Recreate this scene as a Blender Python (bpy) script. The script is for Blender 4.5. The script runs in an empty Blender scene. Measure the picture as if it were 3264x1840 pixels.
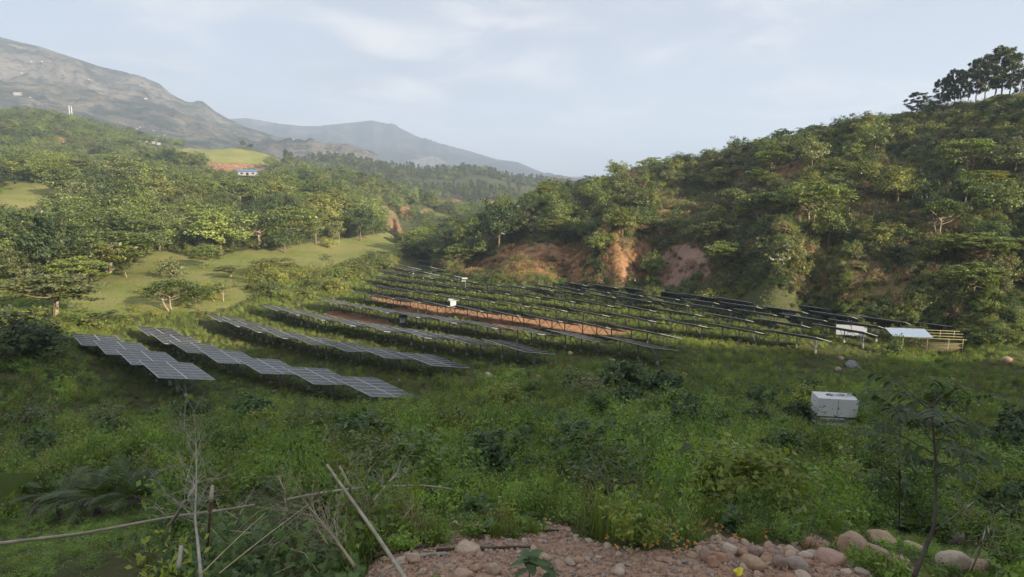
import bpy, bmesh, math, random
import numpy as np
from mathutils import Vector, Matrix, Euler

SC = bpy.context.scene
COL = SC.collection
R = math.radians

# ------------------------------------------------------------------ camera
F_PX, CX, CY, HOR = 1679.0, 1288.0, 726.0, 462.0      # photograph measured on a 2576 px wide sheet
PITCH = math.atan((CY - HOR) / F_PX)
EYE = 20.0                                            # camera height above the datum
cam_d = bpy.data.cameras.new('camera')
cam = bpy.data.objects.new('camera', cam_d)
COL.objects.link(cam)
cam.location = (0, 0, EYE)
cam.rotation_euler = (math.pi / 2 - PITCH, 0, 0)
cam_d.sensor_width = 36.0
cam_d.lens = 36.0 * F_PX / 2576.0
cam_d.clip_start = 0.05
cam_d.clip_end = 30000.0
SC.camera = cam

# ------------------------------------------------------------------ sun, sky, exposure
SUN_AZ, SUN_EL = 134.0, 17.0                          # degrees clockwise from the view direction, above the horizon
sd = Vector((math.sin(R(SUN_AZ)) * math.cos(R(SUN_EL)), math.cos(R(SUN_AZ)) * math.cos(R(SUN_EL)), math.sin(R(SUN_EL))))
sun_d = bpy.data.lights.new('sun', 'SUN')
sun_d.energy = 4.2
sun_d.angle = R(0.6)
sun_d.color = (1.0, 0.87, 0.70)
sun = bpy.data.objects.new('sun', sun_d)
COL.objects.link(sun)
sun.rotation_euler = sd.to_track_quat('Z', 'Y').to_euler()
sun.location = (200, -100, 300)

W = bpy.data.worlds.new('World')
SC.world = W
W.use_nodes = True
nt = W.node_tree
nt.nodes.clear()
def N(tree, typ, **kw):
    n = tree.nodes.new(typ)
    for k, v in kw.items():
        setattr(n, k, v)
    return n
def L(tree, a, b):
    tree.links.new(a, b)
def ramp(tree, fac, stops):
    n = N(tree, 'ShaderNodeValToRGB')
    cr = n.color_ramp
    while len(cr.elements) < len(stops):
        cr.elements.new(0.5)
    for e, (p, c) in zip(cr.elements, stops):
        e.position = p
        e.color = (*c, 1) if len(c) == 3 else c
    L(tree, fac, n.inputs[0])
    return n.outputs[0]
def math_n(tree, op, a, b=None, c=None, clamp=False):
    n = N(tree, 'ShaderNodeMath', operation=op, use_clamp=clamp)
    for i, v in enumerate((a, b, c)):
        if v is None:
            continue
        if isinstance(v, (int, float)):
            n.inputs[i].default_value = v
        else:
            L(tree, v, n.inputs[i])
    return n.outputs[0]
def mixc(tree, fac, a, b, blend='MIX'):
    n = N(tree, 'ShaderNodeMix', data_type='RGBA', blend_type=blend)
    for i, v in ((0, fac), (6, a), (7, b)):
        if isinstance(v, (int, float)):
            n.inputs[i].default_value = v
        elif isinstance(v, (tuple, list)):
            n.inputs[i].default_value = (*v, 1) if len(v) == 3 else v
        else:
            L(tree, v, n.inputs[i])
    return n.outputs[2]
def noise(tree, vec, scale, detail=4.0, rough=0.55, dist=0.0):
    n = N(tree, 'ShaderNodeTexNoise')
    n.inputs['Scale'].default_value = scale
    n.inputs['Detail'].default_value = detail
    n.inputs['Roughness'].default_value = rough
    n.inputs['Distortion'].default_value = dist
    if vec is not None:
        L(tree, vec, n.inputs['Vector'])
    return n.outputs[0]

sky = N(nt, 'ShaderNodeTexSky', sky_type='NISHITA')
sky.sun_disc = False
sky.sun_elevation = R(SUN_EL)
sky.sun_rotation = R(SUN_AZ)
sky.air_density = 1.0
sky.dust_density = 2.0
sky.ozone_density = 1.0
sky.altitude = 900
tc = N(nt, 'ShaderNodeTexCoord')
sep = N(nt, 'ShaderNodeSeparateXYZ')
L(nt, tc.outputs['Generated'], sep.inputs[0])
zz = math_n(nt, 'ADD', math_n(nt, 'MAXIMUM', sep.outputs[2], 0.0), 0.16)
comb = N(nt, 'ShaderNodeCombineXYZ')
L(nt, math_n(nt, 'DIVIDE', sep.outputs[0], zz), comb.inputs[0])
L(nt, math_n(nt, 'DIVIDE', sep.outputs[1], zz), comb.inputs[1])
c1 = noise(nt, comb.outputs[0], 0.62, 7.0, 0.52, 0.5)
c2 = noise(nt, comb.outputs[0], 1.5, 8.0, 0.58, 0.5)
cl = math_n(nt, 'ADD', math_n(nt, 'MULTIPLY', c1, 0.72), math_n(nt, 'MULTIPLY', c2, 0.28))
veil = ramp(nt, cl, [(0.40, (0, 0, 0)), (0.50, (0.5, 0.5, 0.5)), (0.60, (1, 1, 1))])
cloudcol = ramp(nt, c2, [(0.36, (2.6, 2.75, 3.25)), (0.47, (3.25, 3.35, 3.75)), (0.60, (6.0, 5.7, 5.3))])
thin = mixc(nt, 0.72, sky.outputs[0], (3.35, 3.5, 4.05))
out_sky = mixc(nt, math_n(nt, 'MULTIPLY', veil, 0.8), thin, cloudcol)
bg = N(nt, 'ShaderNodeBackground')
bg.inputs['Strength'].default_value = 0.05
L(nt, out_sky, bg.inputs['Color'])
wo = N(nt, 'ShaderNodeOutputWorld')
L(nt, bg.outputs[0], wo.inputs['Surface'])

SC.view_settings.view_transform = 'Standard'
SC.view_settings.look = 'None'
SC.view_settings.exposure = 1.85
SC.view_settings.gamma = 1.0
SC.view_settings.use_curve_mapping = False
SC.render.engine = 'CYCLES'
SC.cycles.use_denoising = True
SC.cycles.max_bounces = 6
SC.cycles.diffuse_bounces = 3
SC.cycles.transmission_bounces = 4
SC.cycles.transparent_max_bounces = 6
SC.cycles.volume_bounces = 1

rnd = random.Random(11)
rng = np.random.default_rng(11)

# ------------------------------------------------------------------ pixel <-> world
def ray(x, y):
    dx = (np.asarray(x, float) - CX) / F_PX
    dy = (np.asarray(y, float) - CY) / F_PX
    c, s = math.cos(PITCH), math.sin(PITCH)
    return dx, c - dy * s, -s - dy * c
def az_e(x, y):
    a, b, c = ray(x, y)
    return np.degrees(np.arctan2(a, b)), c / np.hypot(a, b)
def project(X, Y, Z):
    c, s = math.cos(PITCH), math.sin(PITCH)
    d = Y * c - Z * s                      # depth along the view axis (Z relative to the eye)
    v = Y * s + Z * c
    d = np.where(np.abs(d) < 1e-6, 1e-6, d)
    return CX + F_PX * X / d, CY - F_PX * v / d, d

# ------------------------------------------------------------------ object helpers
def tag(o, label=None, cat=None, group=None, kind=None):
    if label: o['label'] = label
    if cat: o['category'] = cat
    if group: o['group'] = group
    if kind: o['kind'] = kind
    return o
def obj(name, me, parent=None, loc=None, rot=None, scale=None):
    o = bpy.data.objects.new(name, me)
    COL.objects.link(o)
    if parent is not None: o.parent = parent
    if loc is not None: o.location = loc
    if rot is not None: o.rotation_euler = rot
    if scale is not None: o.scale = scale if hasattr(scale, '__len__') else (scale,) * 3
    return o
def thing(name, label, cat, loc=(0, 0, 0), rot=(0, 0, 0), group=None, scale=None):
    o = obj(name, None, None, loc, rot, scale)
    o.empty_display_size = 0.3
    return tag(o, label, cat, group)
def mesh_np(name, V, Fc, mats=(), mat_idx=None, smooth=False):
    """V (n,3); Fc (m,k) array of equal-sized faces, or a list of such arrays."""
    me = bpy.data.meshes.new(name)
    V = np.asarray(V, np.float32)
    groups = Fc if isinstance(Fc, list) else [Fc]
    groups = [np.asarray(g, np.int32) for g in groups if len(g)]
    me.vertices.add(len(V))
    me.vertices.foreach_set('co', V.ravel())
    nl = sum(g.size for g in groups)
    npoly = sum(len(g) for g in groups)
    me.loops.add(nl)
    me.loops.foreach_set('vertex_index', np.concatenate([g.ravel() for g in groups]))
    me.polygons.add(npoly)
    starts, o = [], 0
    for g in groups:
        starts.append(o + np.arange(len(g)) * g.shape[1])
        o += g.size
    me.polygons.foreach_set('loop_start', np.concatenate(starts).astype(np.int32))
    for m in mats:
        me.materials.append(m)
    if mat_idx is not None:
        me.polygons.foreach_set('material_index', np.asarray(mat_idx, np.int32))
    me.polygons.foreach_set('use_smooth', np.full(npoly, smooth))
    me.update(calc_edges=True)
    me.validate()
    return me
class MB:
    """collects quads/tris into one mesh"""
    def __init__(s): s.v, s.f, s.m = [], [], []
    def add(s, vs, fs, m=0):
        o = len(s.v)
        s.v += [tuple(v) for v in vs]
        s.f += [tuple(i + o for i in f) for f in fs]
        s.m += [m] * len(fs)
    def box(s, c, d, m=0, M=None):
        x, y, z = d[0] / 2, d[1] / 2, d[2] / 2
        vs = [Vector((sx * x, sy * y, sz * z)) for sz in (-1, 1) for sy in (-1, 1) for sx in (-1, 1)]
        if M is not None: vs = [M @ v for v in vs]
        vs = [v + Vector(c) for v in vs]
        s.add(vs, [(0, 2, 3, 1), (4, 5, 7, 6), (0, 1, 5, 4), (2, 6, 7, 3), (0, 4, 6, 2), (1, 3, 7, 5)], m)
    def bar(s, a, b, w, h=None, m=0):
        a, b = Vector(a), Vector(b)
        d = b - a
        q = d.to_track_quat('Z', 'Y').to_matrix()
        s.box((a + b) / 2, (w, h or w, d.length), m, q)
    def tube(s, pts, rad, n=6, m=0, cap=True):
        pts = [Vector(p) for p in pts]
        if not hasattr(rad, '__len__'): rad = [rad] * len(pts)
        o = len(s.v)
        up = Vector((0.13, 0.21, 1)).normalized()
        for i, p in enumerate(pts):
            t = (pts[min(i + 1, len(pts) - 1)] - pts[max(i - 1, 0)])
            t = t.normalized() if t.length > 1e-9 else Vector((0, 0, 1))
            u = t.cross(up)
            if u.length < 1e-3: u = t.cross(Vector((1, 0, 0)))
            u.normalize(); w = t.cross(u)
            for k in range(n):
                an = 2 * math.pi * k / n
                s.v.append(tuple(p + (u * math.cos(an) + w * math.sin(an)) * rad[i]))
        for i in range(len(pts) - 1):
            for k in range(n):
                k2 = (k + 1) % n
                s.f.append((o + i * n + k, o + i * n + k2, o + (i + 1) * n + k2, o + (i + 1) * n + k)); s.m.append(m)
        if cap:
            s.f.append(tuple(o + k for k in range(n))[::-1]); s.m.append(m)
            e = o + (len(pts) - 1) * n
            s.f.append(tuple(e + k for k in range(n))); s.m.append(m)
    def mesh(s, name, mats=(), smooth=False):
        me = bpy.data.meshes.new(name)
        me.from_pydata(s.v, [], s.f)
        for mt in mats: me.materials.append(mt)
        me.polygons.foreach_set('material_index', s.m)
        me.polygons.foreach_set('use_smooth', [smooth] * len(s.f))
        me.update()
        return me

# ------------------------------------------------------------------ value noise (numpy)
_perm = np.random.default_rng(5).random((256, 256))
def vnoise(x, y):
    xi, yi = np.floor(x).astype(int), np.floor(y).astype(int)
    fx, fy = x - xi, y - yi
    fx, fy = fx * fx * (3 - 2 * fx), fy * fy * (3 - 2 * fy)
    g = lambda a, b: _perm[a & 255, b & 255]
    return (g(xi, yi) * (1 - fx) + g(xi + 1, yi) * fx) * (1 - fy) + (g(xi, yi + 1) * (1 - fx) + g(xi + 1, yi + 1) * fx) * fy
def fbm(x, y, octv=5, ridge=False):
    s, a, t = 0, 0.5, 0
    for k in range(octv):
        n = vnoise(x + 17.3 * k, y - 9.1 * k)
        if ridge: n = 1 - np.abs(2 * n - 1)
        s = s + a * n; t += a
        x, y, a = x * 2.03, y * 2.03, a * 0.5
    return s / t - 0.5
def inpoly(px, py, poly):
    px, py = np.asarray(px), np.asarray(py)
    ins = np.zeros(px.shape, bool)
    n = len(poly)
    for i in range(n):
        x1, y1 = poly[i]; x2, y2 = poly[(i + 1) % n]
        if y1 == y2: continue
        c = ((y1 > py) != (y2 > py)) & (px < (x2 - x1) * (py - y1) / (y2 - y1) + x1)
        ins ^= c
    return ins
HAZE = 0.00027
# ------------------------------------------------------------------ solar tables: where the upper edge of each starts and ends on the photograph (3264 px sheet)
TAB = {
 1: [(222,1060,270,1102),(285,1089,345,1129),(352,1107,425,1153),(432,1146,514,1208)],
 2: [(422,1039,483,1070),(490,1071,557,1109),(570,1097,641,1143),(671,1125,754,1158),(761,1149,869,1199),(905,1168,1000,1222),(1060,1196,1178,1267)],
 3: [(642,1000,716,1029),(724,1022,798,1051),(814,1046,889,1075),(911,1070,995,1101),(1000,1075,1115,1115),(1128,1110,1260,1159),(1262,1114,1406,1165)],
 4: [(806,969,866,994),(880,975,959,996),(959,996,1041,1024),(1049,1012,1140,1043),(1159,1032,1254,1059),(1272,1048,1377,1080),(1386,1061,1516,1099),(1531,1078,1682,1120)],
 5: [(1012,950,1074,968),(1091,963,1159,984),(1169,977,1254,1002),(1260,990,1349,1018),(1361,1001,1488,1033),(1485,1025,1610,1058),(1604,1032,1731,1066),(1746,1042,1890,1078),(1910,1073,2070,1114)],
 6: [(1114,924,1187,943),(1190,938,1268,957),(1271,946,1364,968),(1358,957,1460,980),(1456,970,1563,994),(1558,983,1664,1010),(1676,1001,1800,1029),(1812,1019,1936,1047),(1954,1030,2124,1066)],
 7: [(1122,899,1178,913),(1185,904,1246,920),(1257,916,1320,930),(1327,920,1404,938),(1406,929,1488,949),(1490,946,1579,966),(1588,957,1684,982),(1695,968,1796,991),(1810,982,1930,1008),(1942,998,2073,1028),(2089,1005,2233,1037),(2251,1029,2400,1059),(2432,1042,2611,1076)],
 8: [(1148,875,1206,889),(1212,885,1265,899),(1271,886,1330,899),(1333,897,1401,912),(1407,901,1473,918),(1480,912,1550,928),(1557,924,1633,940),(1647,939,1734,956),(1750,949,1848,968),(1858,957,1964,980),(1975,968,2091,991),(2107,977,2233,1000),(2250,991,2391,1018),(2412,1011,2566,1039),(2593,1033,2750,1061)],
 9: [(1201,863,1248,875),(1257,870,1305,881),(1308,875,1370,889),(1376,882,1437,895),(1450,884,1525,899),(1534,893,1605,908),(1612,903,1690,918),(1697,914,1775,929),(1782,923,1860,938),(1867,931,1945,946),(1948,943,2049,965),(2064,956,2175,978),(2187,965,2307,988),(2326,982,2458,1005),(2481,994,2626,1022),(2650,1012,2812,1037)],
 10: [(1240,850,1287,861),(1300,857,1352,868),(1390,868,1445,879),(1681,900,1760,915),(1767,909,1850,926),(1855,917,1955,935),(1960,926,2045,943),(2053,938,2154,956),(2166,945,2272,966),(2286,960,2400,979),(2418,970,2544,995),(2548,981,2702,1009),(2725,1002,2877,1030),(2903,1023,3074,1049)],
 11: [(1262,843,1304,851),(1325,842,1385,855),(1785,893,1866,909),(1872,903,1955,919),(1961,910,2045,927),(2054,917,2143,936),(2150,928,2264,949),(2276,946,2382,964)],
 12: [(1330,828,1380,838),(1980,903,2056,916),(2060,912,2140,925),(2234,932,2318,944)],
 13: [(2398,958,2513,975),(2531,969,2657,988),(3235,1060,3420,1085)],
}
S2 = 2576.0 / 3264.0
TAB_AZ = -40.0
TU = np.array([math.sin(R(TAB_AZ)), math.cos(R(TAB_AZ))])      # along a row, away from the camera
TV = np.array([TU[1], -TU[0]])                                 # across a row, the side the tables tip down to
TAB_L, TAB_W, TAB_TILT, TAB_H = 7.0, 4.3, 16.5, 2.1            # length, width, tilt, height of the upper edge
_kc = [0, 10, 22, 50, 57, 63, 68, 73, 77, 81, 85, 88, 100]
_kk = [.9, .93, 1.0, 1.0, 1.03, 1.06, 1.1, 1.13, 1.16, 1.19, 1.22, 1.26, 1.3]
tables = []                                                    # (row, x, y, z, stretch) of the middle of the upper edge; z relative to the eye
for row, lst in TAB.items():
    segs, prev = [[]], None
    for x0, y0, x1, y1 in lst:
        if prev and x0 - prev[2] > 0.6 * (prev[2] - prev[0]): segs.append([])
        a, b, c = ray(x0 * S2, y0 * S2)
        a2, b2, c2 = ray(x1 * S2, y1 * S2)
        P = np.array([a, b]) * (-15.95 / c)
        k_ = float(np.interp(float(P @ TV), _kc, _kk)) + 0.0042 * max(0.0, float(P @ TU) - (66 if row == 1 else 50))
        z = -15.95 * k_
        A0, A1 = np.array([a, b]) * (z / c), np.array([a2, b2]) * (z / c2)
        segs[-1].append((*((A0 + A1) / 2), z, float(np.hypot(*(A0 - A1)))))
        prev = (x0, y0, x1, y1)
    for sg in segs:
        if len(sg) == 1:
            tables.append([row, *sg[0][:3], float(np.clip(sg[0][3] / TAB_L, 0.92, 1.12))])
            continue
        pts = np.array([q[:3] for q in sg])
        d = np.concatenate([[0], np.cumsum(np.hypot(*np.diff(pts[:, :2], axis=0).T))])
        tot = d[-1] + (sg[0][3] + sg[-1][3]) / 2
        n = max(2, int(round(tot / (TAB_L * 1.0))))
        if len(pts) > 2:                                              # rows run straight
            for j in range(3): pts[:, j] = np.polyval(np.polyfit(d, pts[:, j], min(2, len(pts) - 1)), d)
        for i in range(n):
            s_ = d[-1] * i / (n - 1)
            tables.append([row, *[float(np.interp(s_, d, pts[:, j])) for j in range(3)], float(np.clip(d[-1] / (n - 1) / TAB_L * (0.985 if row < 6 else 0.94), 0.82, 1.12))])
keep = []
for t_ in tables:
    ok = True
    for q in keep:
        d = np.array([t_[1] - q[1], t_[2] - q[2]])
        if abs(d @ TU) < TAB_L * (0.7 if t_[0] == q[0] else 0.95) and abs(d @ TV) < TAB_W * 0.97 and abs(t_[3] - q[3]) < 1.3: ok = False
    if ok: keep.append(t_)
from collections import Counter
print('kept per row', sorted(Counter(t[0] for t in keep).items()))
print('tables', len(tables), len(keep))
tables = keep

# ------------------------------------------------------------------ terrain: known points (photograph x, y, distance) and (azimuth, distance, height)
K = []                                   # azimuth, ln r, tan(elevation)
def kp(r_by):                            # visible points
    for x, y, r in r_by:
        a, e = az_e(x, y)
        K.append((float(a), math.log(r), float(e)))
def ka(az, rz):
    for r, z in rz:
        K.append((az, math.log(r), z / r))
near = [(1, -1.75), (2, -2.2), (3.5, -2.85), (5, -3.35), (6.2, -3.65), (7.2, -3.95), (9, -4.65), (12, -5.9), (16, -7.5), (20, -9.0), (26, -11.0), (32, -12.6), (40, -14.5), (48, -16.2), (56, -17.7)]
for az in (-38, -30, -20):
    ka(az, [(1, -1.75), (2, -2.2), (3.5, -2.9), (5, -3.5), (6.2, -4.0), (7.5, -4.5)] + near[6:])
for az in (-10, 0, 10, 20, 30, 38):
    ka(az, near if az < 30 else near[:-1] + [(56, -17.3), (66, -18.8), (78, -20.2)])
for az in (20, 26):
    ka(az, [(64, -18.8), (74, -20.0)])
for row, x, y, z, sy in tables:
    cx, cy = x + TV[0] * 2.1, y + TV[1] * 2.1
    r = math.hypot(cx, cy)
    K.append((math.degrees(math.atan2(cx, cy)), math.log(r), (z - TAB_H - 0.05) / r))
# left bank and valley meadow
kp([(0, 930, 70), (100, 860, 78), (0, 800, 105), (60, 820, 100), (160, 790, 112), (250, 760, 124), (400, 740, 130), (520, 740, 128), (640, 730, 132), (760, 705, 148), (850, 690, 160),
    (300, 700, 158), (430, 660, 188), (560, 680, 172), (700, 650, 200), (850, 630, 226), (990, 600, 276), (940, 650, 205), (1000, 640, 215), (100, 730, 140), (0, 700, 150)])
# far end of the field, wooded gully behind it
kp([(1030, 640, 215), (1100, 650, 200), (1180, 668, 180), (1100, 600, 320), (1060, 585, 345), (1180, 610, 250)])
# left wooded valley side
kp([(180, 690, 165), (0, 640, 180), (0, 560, 240), (30, 490, 330), (100, 470, 345), (0, 440, 400), (0, 385, 520), (200, 600, 225), (200, 520, 300), (200, 440, 420), (300, 620, 215), (400, 610, 225),
    (400, 540, 285), (400, 470, 380), (560, 620, 215), (550, 550, 280), (550, 485, 350), (700, 600, 235), (700, 540, 290), (700, 495, 345), (800, 595, 245), (800, 545, 290), (800, 505, 335),
    (860, 585, 262), (880, 530, 320), (930, 560, 300)])
# landslide spur and grassy bench behind the meadow's far end
kp([(930, 500, 420), (960, 520, 405), (985, 560, 370), (1000, 590, 335), (1015, 604, 320), (1050, 535, 455), (1100, 555, 430), (1140, 548, 440), (1040, 510, 500), (940, 478, 470), (880, 480, 420)])
# cut below the grassy plateau, the plateau, the wooded knoll with the mast
kp([(470, 430, 470), (600, 455, 520), (700, 450, 520), (520, 432, 620), (600, 440, 640), (690, 432, 640), (520, 408, 660), (600, 412, 665), (690, 415, 660), (450, 380, 740), (560, 377, 745), (630, 386, 735), (700, 402, 715), (740, 425, 690),
    (300, 410, 560), (150, 400, 560), (100, 340, 720), (250, 365, 700), (380, 385, 700), (0, 298, 860), (100, 285, 880), (200, 308, 860), (300, 343, 820), (400, 368, 790)])
# pine ridge across the valley
kp([(700, 420, 980), (790, 408, 1010), (870, 408, 1030), (950, 420, 1030), (1010, 428, 1040), (1100, 440, 1010), (1180, 432, 1000), (1240, 446, 960), (1300, 467, 930), (1370, 492, 880), (1430, 500, 840),
    (800, 470, 800), (900, 470, 800), (1000, 480, 800), (1100, 490, 780), (1200, 498, 760), (1290, 508, 740), (1360, 510, 730), (1100, 520, 690), (1180, 526, 680), (1270, 530, 670), (1340, 532, 650), (1080, 528, 640)])
# lie of the land hidden behind these
for az in np.arange(-40, 6, 5.0):
    ka(az, [(1180, 4.0 if az > -25 else 40), (1350, 2.0 if az > -25 else 60)])
# left mountain: foot, face, crest
kp([(0, 245, 1700), (150, 270, 1700), (300, 300, 1700), (450, 340, 1650), (560, 355, 1650), (700, 380, 1600), (850, 390, 1550),
    (0, 93, 2700), (50, 106, 2700), (100, 117, 2700), (150, 134, 2700), (200, 150, 2700), (250, 167, 2680), (300, 178, 2680), (350, 190, 2650), (400, 210, 2620), (430, 236, 2600), (465, 255, 2580), (495, 254, 2560), (512, 256, 2550), (540, 279, 2520), (570, 297, 2500),
    (620, 318, 2450), (700, 343, 2400), (800, 352, 2350), (870, 372, 2300), (940, 398, 2250), (1010, 420, 2200), (1100, 448, 2100), (1180, 455, 2000)])
for az in np.arange(-40, -1, 6.0):
    ka(az, [(3300, 40.0)])
# far mountain
kp([(560, 298, 4600), (620, 297, 4600), (650, 302, 4600), (700, 311, 4600), (760, 317, 4600), (800, 317, 4600), (850, 312, 4600), (900, 307, 4600), (935, 303, 4600), (990, 314, 4600), (1050, 344, 4550), (1100, 359, 4550), (1180, 380, 4500), (1250, 401, 4500), (1300, 407, 4450), (1350, 428, 4400), (1400, 447, 4400), (1440, 459, 4300),
    (800, 372, 3500), (900, 390, 3500), (1000, 405, 3400), (1100, 425, 3300), (1200, 442, 3200), (1300, 455, 3000)])
for az in np.arange(-40, 10, 6.0):
    ka(az, [(5600, 60.0), (8500, 20.0)])
for az in (8, 14, 20, 30, 40):
    ka(az, [(420, -45), (900, -50), (2000, -30), (4000, -20), (8500, 0)])
# right hill: foot, face with hollow and spur, crest
kp([(1210, 690, 158), (1240, 690, 155), (1370, 700, 146), (1500, 715, 138), (1640, 727, 131), (1780, 738, 126), (2000, 768, 117), (2150, 790, 113), (2280, 812, 110), (2450, 842, 106), (2576, 862, 104),
    (1180, 640, 195), (1300, 640, 158), (1330, 560, 185), (1240, 600, 190), (1550, 640, 141), (1560, 580, 156), (1500, 530, 188), (1400, 540, 190),
    (1720, 690, 138), (1740, 620, 152), (1760, 560, 168), (1730, 490, 190), (1850, 640, 146), (1850, 560, 164), (1840, 470, 188),
    (1960, 660, 124), (1980, 580, 141), (1960, 480, 168), (2130, 700, 122), (2130, 600, 140), (2150, 480, 160), (2200, 390, 176), (2330, 640, 131), (2330, 500, 152), (2360, 380, 172), (2500, 720, 119), (2500, 560, 140), (2500, 400, 165),
    (1180, 600, 230), (1240, 572, 235), (1300, 540, 235), (1400, 500, 230), (1480, 475, 225), (1550, 452, 222), (1640, 430, 218), (1700, 412, 215), (1780, 398, 212), (1900, 366, 206), (2000, 340, 202), (2150, 312, 198), (2300, 288, 194), (2400, 268, 192), (2500, 256, 190), (2576, 246, 188)])
for az in np.arange(0, 40, 6.0):
    ka(az, [(300, -14.0)])
# ground beside and behind the camera: the hill runs on round the right and behind
ka(47, [(10, -4.2), (40, -13.5), (60, -17.5), (80, -20), (100, -21.5), (125, -7), (160, 12), (190, 25), (240, 16), (330, -5), (900, -30), (4000, 0)])
ka(60, [(10, -3.8), (20, -7), (40, -12), (60, -16), (85, -19), (115, -9), (150, 6), (180, 16), (240, 14), (330, 0), (900, -20), (4000, 0)])
ka(75, [(10, -3.2), (25, -7), (45, -11), (70, -13), (100, -6), (130, 3), (165, 9), (240, 8), (400, 0), (4000, 0)])
ka(88, [(10, -2.6), (25, -4), (45, -6), (70, -4), (100, 0), (148, 4.5), (240, 3), (400, 0), (4000, 0)])
ka(101, [(10, -2.2), (25, -1.5), (50, 5), (80, 15), (110, 19), (139, 23), (200, 20), (400, 5), (4000, 0)])
ka(115, [(10, -1.9), (25, 0), (50, 9), (80, 21), (105, 32), (140, 37), (250, 30), (4000, 0)])
ka(127, [(1, -1.65), (10, -1.8), (25, 1), (50, 14), (80, 29), (101, 39), (140, 44), (400, 40), (4000, 0)])
ka(147, [(10, -1.6), (25, 2), (60, 22), (101, 44), (150, 50), (400, 60), (4000, 0)])
for az in (180, -180):
    ka(az, [(1, -1.65), (10, -1.5), (25, 1), (60, 10), (120, 25), (300, 50), (4000, 0)])
ka(-150, [(10, -1.6), (25, -0.5), (60, 5), (120, 15), (300, 40), (4000, 100)])
ka(-120, [(10, -2.6), (25, -4.5), (60, -8), (120, -10), (300, 5), (1000, 60), (4000, 200)])
ka(-90, [(1, -1.75), (10, -4), (25, -8.5), (60, -16), (120, -20), (300, -8), (800, 60), (2600, 400), (5000, 100)])
ka(-65, [(3.5, -2.9), (10, -4.8), (25, -10), (60, -18), (100, -21), (170, -19), (300, 0), (600, 40), (900, 90), (1700, 200), (2700, 560), (5000, 100)])
ka(-48, [(10, -4.8), (25, -10.4), (50, -16.5), (80, -19.5), (120, -20.5), (170, -18), (260, -8), (420, 8), (860, 84), (1700, 210), (2700, 590), (5000, 100)])

K = np.array(K)
KS = np.stack([K[:, 0] / 3.2, K[:, 1] / 0.17], 1)
n_ = len(KS)
D = np.sqrt(((KS[:, None] - KS[None]) ** 2).sum(-1) + 0.15)
A = np.zeros((n_ + 3, n_ + 3))
A[:n_, :n_] = -D + np.eye(n_) * 0.02
A[:n_, n_] = 1; A[:n_, n_ + 1:] = KS
A[n_, :n_] = 1; A[n_ + 1:, :n_] = KS.T
wts = np.linalg.solve(A, np.concatenate([K[:, 2], np.zeros(3)]))

AZ = np.concatenate([np.arange(-180, -46, 4.0), np.arange(-46, 46.01, 0.2), np.arange(49, 181, 3.0)])
RR = np.exp(np.linspace(math.log(0.8), math.log(8600.0), 470))
G = np.zeros((len(AZ), len(RR)))
for i, a in enumerate(AZ):
    q = np.stack([np.full(len(RR), a / 3.2), np.log(RR) / 0.17], 1)
    d = np.sqrt(((q[:, None] - KS[None]) ** 2).sum(-1) + 0.15)
    G[i] = (-d @ wts[:n_] + wts[n_] + q @ wts[n_ + 1:]) * RR
GX = np.sin(np.radians(AZ))[:, None] * RR[None]
GY = np.cos(np.radians(AZ))[:, None] * RR[None]
PX0, PY0, _ = project(GX, GY, G)

# relief: rough hillsides, gullied mountains, gentle field
rr = np.broadcast_to(RR[None], G.shape)
aa = np.broadcast_to(AZ[:, None], G.shape)
def sstep(a, b, x):
    t = np.clip((x - a) / (b - a), 0, 1)
    return t * t * (3 - 2 * t)
# the foot of the right hill as distance by azimuth
_fx = [(1000, 240), (1120, 190), (1210, 158), (1370, 146), (1500, 138), (1640, 131), (1780, 126), (2000, 117), (2150, 113), (2280, 110), (2450, 106), (2576, 104)]
foot_az = [float(az_e(x, 700)[0]) for x, r in _fx] + [47, 60, 75, 100]
foot_r = [r for x, r in _fx] + [106, 118, 125, 80]
foot = np.interp(aa, foot_az, foot_r, left=1e9)
on_hill = sstep(0, 14, rr - foot) * (rr < 400)
far = sstep(1200, 1800, rr)
mid = sstep(180, 320, rr) * (1 - far)
G += on_hill * (fbm(GX / 22, GY / 22, 5) * 8 + fbm(GX / 60 + 3, GY / 60, 3, True) * 7)
G += mid * (1 - on_hill) * (fbm(GX / 90, GY / 90, 5) * np.minimum(rr * 0.035, 22))
G += far * (fbm(GX / 620, GY / 620, 6, True) * 0.075 + fbm(GX / 180 + 5, GY / 180, 5, True) * 0.030) * rr * sstep(6000, 4700, rr) * sstep(8.0, 5.5, aa) * (1 - 0.6 * sstep(3000, 3500, rr))
G += (1 - on_hill) * (1 - mid) * (1 - far) * (fbm(GX / 7, GY / 7, 4) * np.minimum(rr * 0.02, 0.7) + fbm(GX / 1.6, GY / 1.6, 3) * np.clip(rr * 0.02 - 0.02, 0, 0.12))
# settle the right hill's crest on the skyline of the photograph
CREST = np.array([(1290, 532), (1380, 492), (1480, 476), (1550, 455), (1640, 436), (1700, 420), (1780, 405), (1900, 375), (2000, 349), (2150, 321), (2250, 304), (2320, 292), (2400, 277), (2500, 262), (2576, 252), (2700, 246)])
c_az, c_e = az_e(CREST[:, 0], CREST[:, 1])
hillz = (on_hill > 0.5) & (rr < 300)
emax = np.where(hillz, G / rr, -9).max(1)
rcr = RR[np.where(hillz, G / rr, -9).argmax(1)]
wk = sstep(c_az[0] - 2, c_az[0], AZ) * sstep(60, 44, AZ) * (emax > -8)
dlt = np.where(wk > 0, np.interp(AZ, c_az, c_e) - emax, 0) * wk
G += on_hill * np.clip((rr - foot) / np.maximum(rcr[:, None] - foot, 30), 0, 1.15) * (dlt * rcr)[:, None] * (foot < 1e8)
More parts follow.
